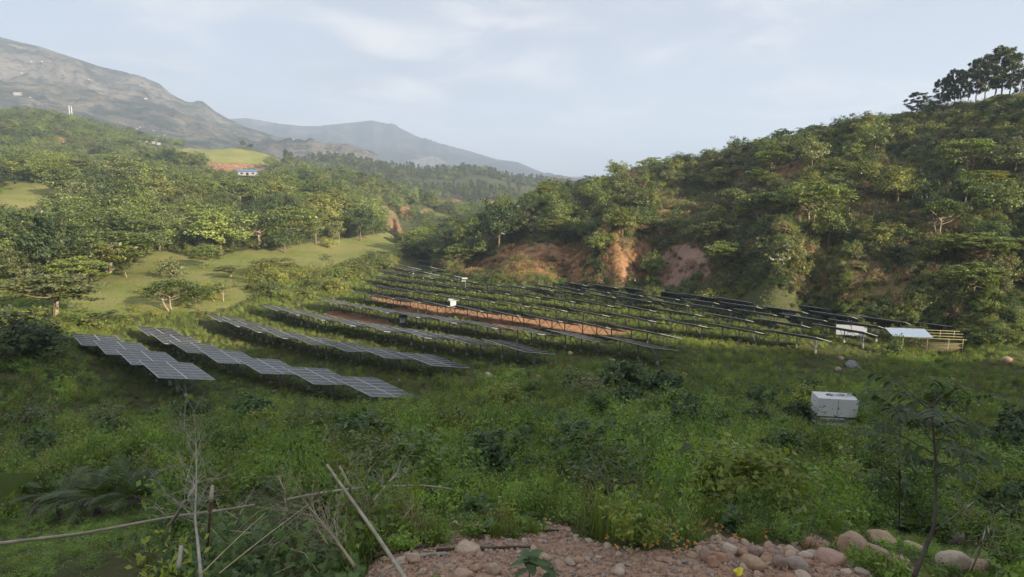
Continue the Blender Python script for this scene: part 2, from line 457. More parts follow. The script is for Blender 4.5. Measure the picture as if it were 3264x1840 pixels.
# settle both mountain crests likewise
for lo, hi, prof in ((1180, 3150, [(-200, 60), (-100, 75), (0, 93), (50, 106), (100, 117), (150, 134), (200, 150), (250, 167), (300, 178), (350, 190), (400, 210), (430, 236), (465, 255), (485, 258), (495, 253), (512, 256), (540, 279), (570, 297), (620, 320), (700, 345), (800, 356), (870, 376), (940, 402), (1010, 424), (1100, 448), (1180, 458), (1250, 482), (1350, 505), (1500, 530), (1750, 560)]),
                     (3150, 5500, [(540, 302), (620, 297), (650, 302), (700, 311), (760, 317), (800, 317), (850, 312), (900, 307), (935, 303), (990, 314), (1050, 344), (1100, 359), (1180, 380), (1250, 401), (1300, 407), (1350, 428), (1400, 447), (1440, 459), (1480, 466), (1600, 480), (1800, 500)])):
    pr_ = np.array(prof, float)
    p_az, p_e = az_e(pr_[:, 0], pr_[:, 1])
    zone = (rr > lo) & (rr < hi)
    em = np.where(zone, G / rr, -9)
    rc = RR[em.argmax(1)][:, None]; emx = em.max(1)
    dl = np.where((AZ > p_az[0]) & (AZ < p_az[-1] + 3), np.interp(AZ, p_az, p_e) - emx, 0)[:, None]
    G += dl * rr * sstep(lo * 1.0, 1.0 * rc, rr) * (1 - sstep(np.maximum(rc * 1.02, hi * 0.92), hi * 1.05, rr)) * (rc > lo * 1.1)
GP = project(GX, GY, G)

def _ij(x, y):
    x, y = np.asarray(x, float), np.asarray(y, float)
    a = np.degrees(np.arctan2(x, y)); r = np.clip(np.hypot(x, y), RR[0], RR[-1] * 0.999)
    i = np.clip(np.searchsorted(AZ, a) - 1, 0, len(AZ) - 2)
    fi = np.clip((a - AZ[i]) / (AZ[i + 1] - AZ[i]), 0, 1)
    lr = (np.log(r) - math.log(RR[0])) / (math.log(RR[-1]) - math.log(RR[0])) * (len(RR) - 1)
    j = np.clip(lr.astype(int), 0, len(RR) - 2); fj = lr - j
    return i, fi, j, fj
def samp(g, x, y):
    i, fi, j, fj = _ij(x, y)
    return (g[i, j] * (1 - fi) + g[i + 1, j] * fi) * (1 - fj) + (g[i, j + 1] * (1 - fi) + g[i + 1, j + 1] * fi) * fj
def ground(x, y):
    """terrain height above the datum"""
    return samp(G, x, y) + EYE
def hit(px, py, rmin=2.0):
    """where the sight line through a photograph point first meets the ground"""
    a, e = az_e(px, py)
    r = np.exp(np.linspace(math.log(rmin), math.log(8000), 4000))
    x, y = np.sin(np.radians(a)) * r, np.cos(np.radians(a)) * r
    t = samp(G, x, y) / r
    k = int(np.argmax(t >= e))
    if t[k] < e: k = len(r) - 1
    return float(x[k]), float(y[k]), float(ground(x[k], y[k]))
# ------------------------------------------------------------------ what covers the ground, as outlined on the photograph
DIRT = [[(818,788),(850,783),(900,789),(960,803),(992,818),(985,830),(940,824),(880,813),(830,800)],
        [(925,740),(975,745),(1060,762),(1120,772),(1210,787),(1300,797),(1400,805),(1480,818),(1560,827),(1600,836),(1560,843),(1480,840),(1380,829),(1280,819),(1180,803),(1080,787),(1000,767),(940,753)],
        [(975,773),(1040,776),(1110,790),(1120,801),(1060,797),(990,786)], [(1235,813),(1320,818),(1335,833),(1260,832)], [(583,851),(600,852),(622,864),(605,866)],
        [(2366,840),(2420,842),(2418,850),(2370,848)]]
GRAVEL = [(905,1470),(950,1405),(985,1342),(1050,1320),(1180,1316),(1300,1330),(1420,1316),(1440,1345),(1560,1388),(1740,1388),(1800,1347),(1900,1374),(2000,1374),(2030,1337),(2090,1372),(2190,1398),(2300,1432),(2420,1500),(2450,1700),(800,1700)]
CLIFF = [[(1160,692),(1190,662),(1250,640),(1300,612),(1380,612),(1440,622),(1490,640),(1490,712),(1400,702),(1300,702),(1240,692)],
         [(1515,640),(1600,608),(1645,616),(1640,684),(1600,704),(1525,706)], [(1835,442),(1870,422),(1895,445),(1850,458)], [(1935,420),(2010,402),(2015,462),(1955,458)],
         [(1500,600),(1520,560),(1560,580),(1540,620)], [(1630,580),(1690,560),(1700,590),(1640,600)],
         [(500,415),(530,407),(580,412),(650,412),(692,434),(650,452),(600,447),(530,437)], [(120,343),(160,348),(198,360),(195,374),(135,366)],
         [(1000,520),(1040,513),(1045,545),(1015,555)], [(975,545),(1000,560),(1022,606),(1005,604),(985,575)],
         [(1105,503),(1185,508),(1190,527),(1130,532),(1095,522)], [(1225,503),(1300,513),(1300,538),(1235,532)]]
SLIDE = [[(1652,722),(1648,660),(1690,622),(1740,606),(1775,640),(1795,690),(1775,726)]]
DRY = [[(2100,500),(2180,478),(2250,500),(2210,545),(2120,535)], [(1970,650),(2000,600),(2100,556),(2135,580),(2020,668)], [(2170,425),(2300,400),(2340,432),(2200,455)],
       [(1640,520),(1700,500),(1850,480),(1900,520),(1760,560),(1660,560)], [(930,495),(965,490),(1000,540),(1010,600),(985,590),(955,530)], [(1500,690),(1520,620),(1560,600),(1570,700)], [(1040,530),(1090,520),(1100,540),(1060,560)],
       [(1990,740),(2280,770),(2300,690),(2100,640),(1990,700)]]
LAWN = [[(160,790),(180,745),(250,705),(300,680),(400,630),(520,655),(600,632),(720,620),(860,600),(990,584),(1018,610),(1012,650),(940,655),(860,690),(700,712),(640,740),(560,780),(240,800)],
        [(0,455),(60,455),(160,475),(150,505),(80,535),(0,545)], [(440,374),(560,370),(640,380),(725,403),(700,420),(600,410),(500,407),(450,397)], [(1045,533),(1100,536),(1155,545),(1140,572),(1100,562)]]
def mask_at(px, py, r, polys, rmin, rmax):
    m = np.zeros(np.shape(px))
    for p in polys:
        m = np.maximum(m, inpoly(px, py, p))
    return m * (r > rmin) * (r < rmax)
def soften(m, n=1):
    for _ in range(n):
        m = (m + np.roll(m, 1, 0) + np.roll(m, -1, 0) + np.roll(m, 1, 1) + np.roll(m, -1, 1)) / 5
    return m
_inf = (np.abs(AZ) < 46)[:, None] * np.ones_like(G)
px, py = GP[0], GP[1]
hill_m = on_hill > 0.35
M_dirt = soften(mask_at(px, py, rr, DIRT, 30, 170) * _inf * ~hill_m, 1)
M_gravel = soften(mask_at(px, py, rr, [GRAVEL], 1.5, 12.5) * _inf, 2)
M_cliff = soften(mask_at(px, py, rr, CLIFF, 120, 1100) * _inf, 1)
M_slide = soften(mask_at(px, py, rr, SLIDE, 100, 400) * _inf * hill_m, 1)
M_dry = soften(mask_at(px, py, rr, DRY, 100, 700) * _inf, 2)
M_lawn = soften(mask_at(px, py, rr, LAWN, 100, 1000) * _inf * (on_hill < 0.05), 1)

# ------------------------------------------------------------------ materials
def new_mat(name):
    m = bpy.data.materials.new(name)
    m.use_nodes = True
    t = m.node_tree
    t.nodes.clear()
    out = N(t, 'ShaderNodeOutputMaterial')
    return m, t, out
def principled(t, out, color, rough=0.8, spec=0.25, metal=0.0, normal=None):
    p = N(t, 'ShaderNodeBsdfPrincipled')
    for k, v in (('Base Color', color), ('Roughness', rough), ('Metallic', metal), ('Specular IOR Level', spec)):
        if isinstance(v, (int, float)): p.inputs[k].default_value = v
        elif isinstance(v, (tuple, list)): p.inputs[k].default_value = (*v, 1)
        else: L(t, v, p.inputs[k])
    if normal is not None: L(t, normal, p.inputs['Normal'])
    L(t, p.outputs[0], out.inputs['Surface'])
    return p
def bump(t, h, strength=0.5, dist=0.1):
    b = N(t, 'ShaderNodeBump')
    b.inputs['Strength'].default_value = strength
    b.inputs['Distance'].default_value = dist
    L(t, h, b.inputs['Height'])
    return b.outputs[0]
def attr(t, name):
    a = N(t, 'ShaderNodeAttribute')
    a.attribute_name = name
    return a.outputs['Fac']

def plain(name, col, var=0.15, scale=6.0, rough=0.7, spec=0.3, metal=0.0, bmp=0.0, obj_var=0.0):
    m, t, out = new_mat(name)
    g = N(t, 'ShaderNodeTexCoord')
    n1 = noise(t, g.outputs['Object'], scale, 5, 0.6)
    lo = tuple(c * (1 - var) for c in col); hi = tuple(min(1, c * (1 + var)) for c in col)
    c = ramp(t, n1, [(0.3, lo), (0.7, hi)])
    if obj_var:
        oi = N(t, 'ShaderNodeObjectInfo')
        c = mixc(t, 1.0, c, ramp(t, oi.outputs['Random'], [(0, (1 - obj_var,) * 3), (1, (1 + obj_var,) * 3)]), 'MULTIPLY')
    principled(t, out, c, rough, spec, metal, bump(t, n1, bmp, 0.02) if bmp else None)
    return m

# near ground, meadow and hillsides
m_ground, t, out = new_mat('ground_cover')
g = N(t, 'ShaderNodeNewGeometry')
P = g.outputs['Position']
nA, nB, nC = noise(t, P, 0.06, 4), noise(t, P, 0.55, 6, 0.65), noise(t, P, 4.0, 5, 0.7)
base = mixc(t, nB, (0.060, 0.072, 0.026), (0.105, 0.100, 0.045))
base = mixc(t, math_n(t, 'MULTIPLY', ramp(t, nC, [(0.55, (0, 0, 0)), (0.75, (1, 1, 1))]), 0.5), base, (0.16, 0.13, 0.08))
lawn = mixc(t, ramp(t, nA, [(0.35, (0, 0, 0)), (0.62, (1, 1, 1))]), (0.185, 0.225, 0.052), (0.265, 0.250, 0.085))
lawn = mixc(t, math_n(t, 'MULTIPLY', ramp(t, nB, [(0.5, (0, 0, 0)), (0.75, (1, 1, 1))]), 0.6), lawn, (0.28, 0.235, 0.11))
nV = N(t, 'ShaderNodeMapping'); nV.inputs['Scale'].default_value = (1, 1, 0.25)
L(t, P, nV.inputs[0])
nS = noise(t, nV.outputs[0], 0.35, 7, 0.7, 0.6)
cliff = ramp(t, nS, [(0.34, (0.11, 0.065, 0.04)), (0.46, (0.29, 0.155, 0.08)), (0.56, (0.40, 0.225, 0.115)), (0.68, (0.46, 0.30, 0.165))])
slide = ramp(t, nS, [(0.30, (0.20, 0.125, 0.095)), (0.6, (0.36, 0.23, 0.175))])
dry = ramp(t, nB, [(0.3, (0.15, 0.125, 0.05)), (0.7, (0.29, 0.21, 0.10))])
dirt = ramp(t, nB, [(0.3, (0.36, 0.19, 0.095)), (0.7, (0.52, 0.29, 0.15))])
grav = ramp(t, nC, [(0.3, (0.26, 0.16, 0.105)), (0.5, (0.44, 0.28, 0.19)), (0.7, (0.52, 0.38, 0.28))])
def edge(a, lo=0.35, hi=0.65):
    return ramp(t, math_n(t, 'ADD', attr(t, a), math_n(t, 'MULTIPLY', math_n(t, 'SUBTRACT', nB, 0.5), 0.9)), [(lo, (0, 0, 0)), (hi, (1, 1, 1))])
c = mixc(t, edge('lawn'), base, lawn)
c = mixc(t, edge('dry'), c, dry)
c = mixc(t, edge('cliff'), c, cliff)
c = mixc(t, edge('slide'), c, slide)
c = mixc(t, edge('dirt'), c, dirt)
c = mixc(t, edge('gravel'), c, grav)
hgt = math_n(t, 'ADD', math_n(t, 'MULTIPLY', nB, 0.5), math_n(t, 'MULTIPLY', nC, 0.25))
principled(t, out, c, 0.95, 0.1, 0, bump(t, math_n(t, 'ADD', hgt, math_n(t, 'MULTIPLY', math_n(t, 'MULTIPLY', nS, attr(t, 'cliff')), 3.0)), 0.9, 0.7))

# distant mountains: woods in the gullies, dry grass and fields on the ribs
m_mount, t, out = new_mat('mountain_cover')
g = N(t, 'ShaderNodeNewGeometry')
P = g.outputs['Position']
mp = N(t, 'ShaderNodeMapping'); mp.inputs['Scale'].default_value = (1, 1, 1.9)
L(t, P, mp.inputs[0])
n1, n2, n3 = noise(t, mp.outputs[0], 0.0042, 7, 0.66, 0.8), noise(t, mp.outputs[0], 0.017, 7, 0.7, 0.5), noise(t, P, 0.06, 5, 0.7)
f = math_n(t, 'ADD', math_n(t, 'MULTIPLY', n1, 0.62), math_n(t, 'ADD', math_n(t, 'MULTIPLY', n2, 0.28), math_n(t, 'MULTIPLY', n3, 0.12)))
c = ramp(t, f, [(0.41, (0.026, 0.035, 0.028)), (0.475, (0.052, 0.058, 0.043)), (0.52, (0.125, 0.113, 0.086)), (0.58, (0.175, 0.158, 0.128)), (0.74, (0.205, 0.184, 0.148))])
c = mixc(t, ramp(t, n3, [(0.52, (0, 0, 0)), (0.60, (0.85, 0.85, 0.85))]), c, (0.020, 0.026, 0.022))
principled(t, out, c, 1.0, 0.05, 0, bump(t, n2, 0.8, 14.0))
m_far, t, out = new_mat('far_mountain_cover')
g = N(t, 'ShaderNodeNewGeometry')
n1 = noise(t, g.outputs['Position'], 0.004, 7, 0.65, 0.5)
c = ramp(t, n1, [(0.42, (0.018, 0.026, 0.022)), (0.56, (0.035, 0.042, 0.032)), (0.64, (0.09, 0.075, 0.06))])
principled(t, out, c, 1.0, 0.05, 0, bump(t, n1, 0.6, 20.0))

# ------------------------------------------------------------------ terrain meshes
na, nr = G.shape
jj, ii = np.meshgrid(np.arange(nr - 1), np.arange(na - 1))
cr = (rr[:-1, :-1] + rr[1:, 1:]) / 2
ch = (on_hill[:-1, :-1] + on_hill[1:, 1:]) / 2
ca = (aa[:-1, :-1] + aa[1:, 1:]) / 2
kind = np.where(ch > 0.3, 1, np.where(cr > 3200, 4, np.where(cr > 1180, 3, np.where(cr > 420, 2, 0))))
allv = np.stack([GX, GY, G + EYE], -1).reshape(-1, 3)
fc = np.stack([ii * nr + jj, ii * nr + jj + 1, (ii + 1) * nr + jj + 1, (ii + 1) * nr + jj], -1)[..., ::-1]
def terrain(name, k, mat, cap=False):
    f_ = fc[kind == k].reshape(-1, 4)
    u, inv = np.unique(f_.ravel(), return_inverse=True)
    V, F_ = allv[u], inv.reshape(-1, 4)
    me = mesh_np(name, V, F_, [mat], smooth=True)
    for nm, m in (('dirt', M_dirt), ('gravel', M_gravel), ('cliff', M_cliff), ('slide', M_slide), ('dry', M_dry), ('lawn', M_lawn)):
        if m.ravel()[u].max() > 0:
            a_ = me.attributes.new(nm, 'FLOAT', 'POINT')
            a_.data.foreach_set('value', m.ravel()[u].astype(np.float32))
    return tag(obj(name, me), kind='structure')
terrain('ground', 0, m_ground)
terrain('hillside', 1, m_ground)
terrain('valley_hills', 2, m_ground)
terrain('mountain', 3, m_mount)
terrain('mountain', 4, m_far)
# ------------------------------------------------------------------ haze in the valley air
if HAZE:
    hz = MB()
    zt = float(np.max(G[(rr > 1100) & (np.abs(aa) < 60)])) + EYE + 30
    zb = float(G.min()) + EYE - 2
    hz.box((0, 0, (zt + zb) / 2), (17600, 17600, zt - zb))
    m_haze, t, out = new_mat('haze_air')
    pv = N(t, 'ShaderNodeVolumePrincipled')
    pv.inputs['Color'].default_value = (0.60, 0.72, 0.90, 1)
    pv.inputs['Density'].default_value = HAZE
    pv.inputs['Anisotropy'].default_value = 0.1
    L(t, pv.outputs[0], out.inputs['Volume'])
    tag(obj('haze', hz.mesh('haze', [m_haze])), kind='stuff')
# ------------------------------------------------------------------ solar tables
m_alu = plain('aluminium_frame', (0.66, 0.68, 0.70), 0.06, 3, 0.45, 0.5, 0.25)
m_steel = plain('galvanised_steel', (0.21, 0.23, 0.23), 0.14, 5, 0.6, 0.3, 0.2)
m_conc = plain('concrete_footing', (0.34, 0.325, 0.29), 0.15, 8, 0.9, 0.2, 0, 0.4)
m_back = plain('panel_back', (0.10, 0.10, 0.105), 0.1, 2, 0.5, 0.3)
m_glass, t, out = new_mat('panel_glass')
tcn = N(t, 'ShaderNodeTexCoord')
sp = N(t, 'ShaderNodeSeparateXYZ'); L(t, tcn.outputs['Object'], sp.inputs[0])
def lines(axis, period, width, off=0.0):
    q = math_n(t, 'ADD', sp.outputs[axis], off + 50 * period)
    q = math_n(t, 'ABSOLUTE', math_n(t, 'SUBTRACT', math_n(t, 'MODULO', q, period), period / 2))
    return math_n(t, 'GREATER_THAN', q, period / 2 - width)
midl = math_n(t, 'LESS_THAN', math_n(t, 'ABSOLUTE', sp.outputs[0]), 0.012)
cell = math_n(t, 'MAXIMUM', lines(0, 0.0905, 0.0018), lines(1, 0.181, 0.0018))
oi = N(t, 'ShaderNodeObjectInfo')
bc = ramp(t, oi.outputs['Random'], [(0, (0.016, 0.018, 0.026)), (1, (0.026, 0.026, 0.034))])
bc = mixc(t, math_n(t, 'MULTIPLY', cell, 0.35), bc, (0.12, 0.12, 0.13))
bc = mixc(t, math_n(t, 'MULTIPLY', midl, 0.8), bc, (0.30, 0.30, 0.32))
dust = noise(t, tcn.outputs['Object'], 1.3, 4, 0.6)
bc = mixc(t, math_n(t, 'MULTIPLY', ramp(t, dust, [(0.4, (0, 0, 0)), (0.8, (1, 1, 1))]), 0.10), bc, (0.28, 0.22, 0.17))
principled(t, out, bc, 0.17, 0.5).inputs['IOR'].default_value = 1.15

PW, PL = TAB_W / 2 - 0.02, TAB_L / 6 - 0.02                     # panel: PW across the row, PL along it
pm = MB()
fr = 0.034
pm.box((0, 0, -0.018), (PW, PL, 0.034), 0)
pm.add([(-PW / 2 + fr, -PL / 2 + fr, 0.0012), (PW / 2 - fr, -PL / 2 + fr, 0.0012), (PW / 2 - fr, PL / 2 - fr, 0.0012), (-PW / 2 + fr, PL / 2 - fr, 0.0012)], [(0, 1, 2, 3)], 1)
pm.add([(-PW / 2 + fr, -PL / 2 + fr, -0.037), (PW / 2 - fr, -PL / 2 + fr, -0.037), (PW / 2 - fr, PL / 2 - fr, -0.037), (-PW / 2 + fr, PL / 2 - fr, -0.037)], [(3, 2, 1, 0)], 2)
me_panel = pm.mesh('solar_panel', [m_alu, m_glass, m_back])
def table_parts(tilt_deg):
    ct, st = math.cos(R(tilt_deg)), math.sin(R(tilt_deg))
    HC = TAB_H - st * TAB_W / 2                                 # height of the table's middle
    def tilt(x, z=0.0):                                         # x across (towards the low edge) -> local x, z
        return x * ct + z * st, HC - x * st + z * ct
    # local axes of a table: x across towards the low edge, y along the row (away), origin on the ground under the middle
    out_ = []
    for sx in (-1.45, -0.55, 0.55, 1.45):
        x, z = tilt(sx, -0.085)
        out_.append(('rail', bar_mesh('rail', (x, -TAB_L / 2 + 0.05, z), (x, TAB_L / 2 - 0.05, z), 0.05, 0.07, m_steel)))
    for y in (-TAB_L / 2 + 1.0, 0.0, TAB_L / 2 - 1.0):
        out_.append(('post', bar_mesh('post', (0, y, -0.9), (0, y, HC - 0.17), 0.11, 0.09, m_steel)))
        x0, z0 = tilt(-TAB_W / 2 + 0.25, -0.155); x1, z1 = tilt(TAB_W / 2 - 0.25, -0.155)
        out_.append(('cross_beam', bar_mesh('cross_beam', (x0, y, z0), (x1, y, z1), 0.07, 0.06, m_steel)))
        for sx in (-1, 1):
            x, z = tilt(sx * 1.25, -0.19)
            out_.append(('brace', bar_mesh('brace', (0.05 * sx, y + 0.02, 0.28), (x, y + 0.02, z), 0.045, 0.045, m_steel)))
        q = MB()
        q.tube([(0, y, -0.5), (0, y, 0.0), (0, y, 0.10), (0, y, 0.14)], [0.17, 0.17, 0.15, 0.09], 10)
        out_.append(('footing', q.mesh('footing', [m_conc])))
    out_.append(('brace', bar_mesh('brace', (0, -TAB_L / 2 + 1.0, 0.3), (0, -TAB_L / 2 + 2.5, HC - 0.2), 0.045, 0.045, m_steel)))
    return out_, tilt
def bar_mesh(name, a, b_, w, h, mat):
    q = MB(); q.bar(a, b_, w, h); return q.mesh(name, [mat])
ORD = ['front', 'second', 'third', 'fourth', 'fifth', 'sixth', 'seventh', 'eighth', 'ninth', 'tenth', 'eleventh', 'twelfth', 'thirteenth', 'fourteenth', 'fifteenth', 'sixteenth', 'seventeenth', 'eighteenth', 'nineteenth', 'twentieth']
def make_table(tilt_deg):
    parts_, tilt = table_parts(tilt_deg)
    t_ = thing('solar_table', None, 'solar table')
    for i in range(6):
        for sx in (-1, 1):
            x, z = tilt(sx * (PW / 2 + 0.01), 0)
            obj('solar_panel', me_panel, t_, (x, -TAB_L / 2 + (i + 0.5) * (TAB_L / 6), z), (0, R(tilt_deg), 0))
    for nm, m_ in parts_: obj(nm, m_, t_)
    KIDS[t_.name] = list(t_.children)
    return t_
KIDS = {}
def copy_thing(src):
    c_ = src.copy(); COL.objects.link(c_)
    for ch in KIDS[src.name]:
        d_ = ch.copy(); COL.objects.link(d_); d_.parent = c_
    return c_
protos = {}
rows_n = {}
for row, x, y, z, sy in tables: rows_n.setdefault(row, []).append((x, y, z, sy))
for row, lst in rows_n.items():
    for n_i, (x, y, z, sy) in enumerate(lst):
        td_ = 13.0 if row <= 5 else 15.5
        if td_ in protos: o = copy_thing(protos[td_])
        else: o = protos[td_] = make_table(td_)
        ct = math.cos(R(td_))
        cx, cy = x + TV[0] * TAB_W / 2 * ct, y + TV[1] * TAB_W / 2 * ct
        o.location = (cx, cy, z + EYE - TAB_H)
        o.scale = (1, sy, 1)
        o.rotation_euler = (R(rnd.uniform(-0.6, 0.6)), 0, -R(TAB_AZ) + R(rnd.uniform(-0.8, 0.8)))
        rname = 'the frontmost row' if row == 1 else ('the rearmost row' if row == 13 else 'the ' + ORD[row - 1] + ' row from front')
        last = n_i == len(lst) - 1
        pos = 'leftmost' if n_i == 0 else ('rightmost' if last else ORD[n_i] + ' from left')
        look = 'solar table with grey purple sheen' if row == 1 else ('dark solar table' if row < 5 else 'dark edge-on solar table')
        o['label'] = '%s, %s in %s' % (look, pos, rname)
        o['group'] = 'solar tables in rows on the grassy field'
# ------------------------------------------------------------------ foliage materials
def leaf_mat(name, dark, light, trans=0.35, patch=0.35, pscale=0.08, odd=None):
    m, t, out = new_mat(name)
    g = N(t, 'ShaderNodeNewGeometry')
    oi = N(t, 'ShaderNodeObjectInfo')
    f = math_n(t, 'ADD', math_n(t, 'MULTIPLY', g.outputs['Random Per Island'], 0.45), math_n(t, 'MULTIPLY', oi.outputs['Random'], 0.35))
    pn = noise(t, g.outputs['Position'], pscale, 3, 0.6)
    f = math_n(t, 'ADD', f, math_n(t, 'MULTIPLY', math_n(t, 'SUBTRACT', pn, 0.5), patch * 2.0), None, True)
    c = ramp(t, f, [(0.0, tuple(v * 0.6 for v in dark)), (0.45, tuple((u + v) * 0.52 for u, v in zip(dark, light))), (0.9, tuple(v * 1.25 for v in light))])
    if odd:
        c = mixc(t, math_n(t, 'GREATER_THAN', g.outputs['Random Per Island'], 1 - odd[1]), c, odd[0])
    d = N(t, 'ShaderNodeBsdfPrincipled')
    L(t, c, d.inputs['Base Color']); d.inputs['Roughness'].default_value = 0.42; d.inputs['Specular IOR Level'].default_value = 0.5
    tr = N(t, 'ShaderNodeBsdfTranslucent'); L(t, mixc(t, 1.0, c, (1.0, 1.15, 0.55), 'MULTIPLY'), tr.inputs['Color'])
    mx = N(t, 'ShaderNodeMixShader'); mx.inputs[0].default_value = trans
    L(t, d.outputs[0], mx.inputs[1]); L(t, tr.outputs[0], mx.inputs[2])
    L(t, mx.outputs[0], out.inputs['Surface'])
    return m
lf_mid = leaf_mat('leaf_green', (0.074, 0.112, 0.030), (0.286, 0.327, 0.077))
lf_dark = leaf_mat('leaf_deep_green', (0.038, 0.068, 0.024), (0.134, 0.174, 0.051))
lf_light = leaf_mat('leaf_yellow_green', (0.115, 0.144, 0.026), (0.336, 0.323, 0.072))
lf_olive = leaf_mat('leaf_olive', (0.083, 0.105, 0.038), (0.264, 0.273, 0.096))
lf_dry = leaf_mat('leaf_dry_tan', (0.13, 0.095, 0.045), (0.33, 0.24, 0.115), 0.25)
lf_pine = leaf_mat('needle_green', (0.040, 0.058, 0.026), (0.115, 0.135, 0.052), 0.15)
lf_weed = leaf_mat('weed_green', (0.086, 0.158, 0.034), (0.305, 0.430, 0.085), 0.4, 0.8, 0.2, ((0.17, 0.155, 0.045), 0.05))
lf_weed2 = leaf_mat('weed_yellow_green', (0.143, 0.194, 0.032), (0.385, 0.411, 0.072), 0.4, 0.7, 0.2, ((0.24, 0.20, 0.07), 0.06))
lf_weed3 = leaf_mat('weed_blue_green', (0.053, 0.099, 0.029), (0.138, 0.215, 0.068), 0.4, 0.3, 0.2)
lf_grass = leaf_mat('grass_blade', (0.110, 0.171, 0.032), (0.313, 0.375, 0.080), 0.4, 0.5, 0.10, ((0.27, 0.22, 0.10), 0.07))
m_bark = plain('bark', (0.17, 0.125, 0.085), 0.35, 3, 0.9, 0.15)
m_bark_pale = plain('bark_pale', (0.30, 0.235, 0.17), 0.25, 3, 0.9, 0.15)

# ------------------------------------------------------------------ leaf cards
def unit(v):
    return v / np.maximum(np.linalg.norm(v, axis=-1, keepdims=True), 1e-9)
def cards(C, Nn, size, aspect=0.5, g=None, droop=0.0):
    """one pointed leaf (4 corners) per centre; Nn = leaf normals"""
    g = g or rng
    n = len(C)
    size = np.broadcast_to(size, n)[:, None]
    Nn = unit(Nn)
    t = unit(np.cross(Nn, g.normal(size=(n, 3))))
    b = np.cross(Nn, t)
    a = t * size * 0.5
    w = b * size * 0.5 * aspect
    dz = np.zeros((n, 3)); dz[:, 2] = -droop * size[:, 0]
    V = np.stack([C - a, C + w - a * 0.1, C + a + dz, C - w - a * 0.1], 1).reshape(-1, 3)
    F_ = np.arange(n * 4).reshape(n, 4)
    return V, F_
def join(parts):
    V, F_, o = [], [], 0
    for v, f in parts:
        V.append(v); F_.append(f + o); o += len(v)
    return np.concatenate(V), np.concatenate(F_)
def ball(n, g, flat=1.0, shell=0.5):
    p = unit(g.normal(size=(n, 3))) * (shell + (1 - shell) * g.random((n, 1))) 
    p[:, 2] *= flat
    return p
def crown_round(seed, H, Wd, base, ncl, nl, leaf, irregular=0.35, flat=0.8, rc=0.2, aspect=0.6):
    g = np.random.default_rng(seed)
    ch = (H - base) / 2
    cc = ball(ncl, g, 1.0, 0.45)
    cc[:, 2] = np.where(cc[:, 2] < -0.5, cc[:, 2] * 0.5, cc[:, 2])
    lob = 1 + irregular * (g.random(ncl) - 0.5) * 2
    # uneven outline: a few lobes bulge, others sink
    ld = unit(g.normal(size=(7, 3)))
    lob *= 0.78 + 0.42 * np.clip((cc @ ld.T).max(1), 0, 1)
    cc = cc * lob[:, None] * np.array([Wd / 2, Wd / 2, ch]) + np.array([0, 0, base + ch])
    out = []
    rcl = rc * Wd * (0.6 + 0.8 * g.random(ncl))
    P = np.repeat(cc, nl, 0) + ball(ncl * nl, g, flat, 0.3) * np.repeat(rcl, nl)[:, None]
    nrm = unit(P - np.array([0, 0, base + ch * 0.6])) * 0.7 + np.array([0, 0, 0.5]) + g.normal(size=P.shape) * 0.55
    return cards(P, nrm, leaf * (0.6 + 0.8 * g.random(len(P))), aspect, g), cc
def crown_umbrella(seed, H, Wd, ncl, nl, leaf, thick=0.3):
    g = np.random.default_rng(seed)
    an = g.random(ncl) * 2 * np.pi
    rad = np.sqrt(g.random(ncl)) * Wd / 2
    z = H * (1 - thick * 0.5 * (2 * rad / Wd) ** 2) - g.random(ncl) ** 1.5 * H * thick
    cc = np.stack([np.cos(an) * rad, np.sin(an) * rad * (0.8 + 0.2 * g.random()), z], 1)
    rcl = Wd * (0.09 + 0.10 * g.random(ncl))
    P = np.repeat(cc, nl, 0) + ball(ncl * nl, g, 0.22, 0.2) * np.repeat(rcl, nl)[:, None]
    nrm = np.array([0, 0, 1.0]) + g.normal(size=P.shape) * 0.42
    return cards(P, nrm, leaf * (0.6 + 0.8 * g.random(len(P))), 0.55, g), cc
def crown_pine(seed, H, Wd, base, ncl, nl):
    g = np.random.default_rng(seed)
    h = g.random(ncl) ** 0.8
    z = base + (H - base) * h
    prof = np.interp(h, [0, 0.25, 0.6, 0.85, 1], [0.55, 0.9, 1.0, 0.8, 0.25])
    an = g.random(ncl) * 2 * np.pi
    rad = Wd / 2 * prof * (0.35 + 0.65 * g.random(ncl))
    cc = np.stack([np.cos(an) * rad, np.sin(an) * rad, z + rad * 0.15], 1)
    P = np.repeat(cc, nl, 0) + ball(ncl * nl, g, 1.0, 0.2) * (Wd * (0.07 + 0.05 * np.repeat(g.random(ncl), nl)))[:, None]
    nrm = g.normal(size=P.shape) + np.array([0, 0, 0.3])
    return cards(P, nrm, 0.75 * (0.6 + 0.8 * g.random(len(P))), 0.3, g), cc
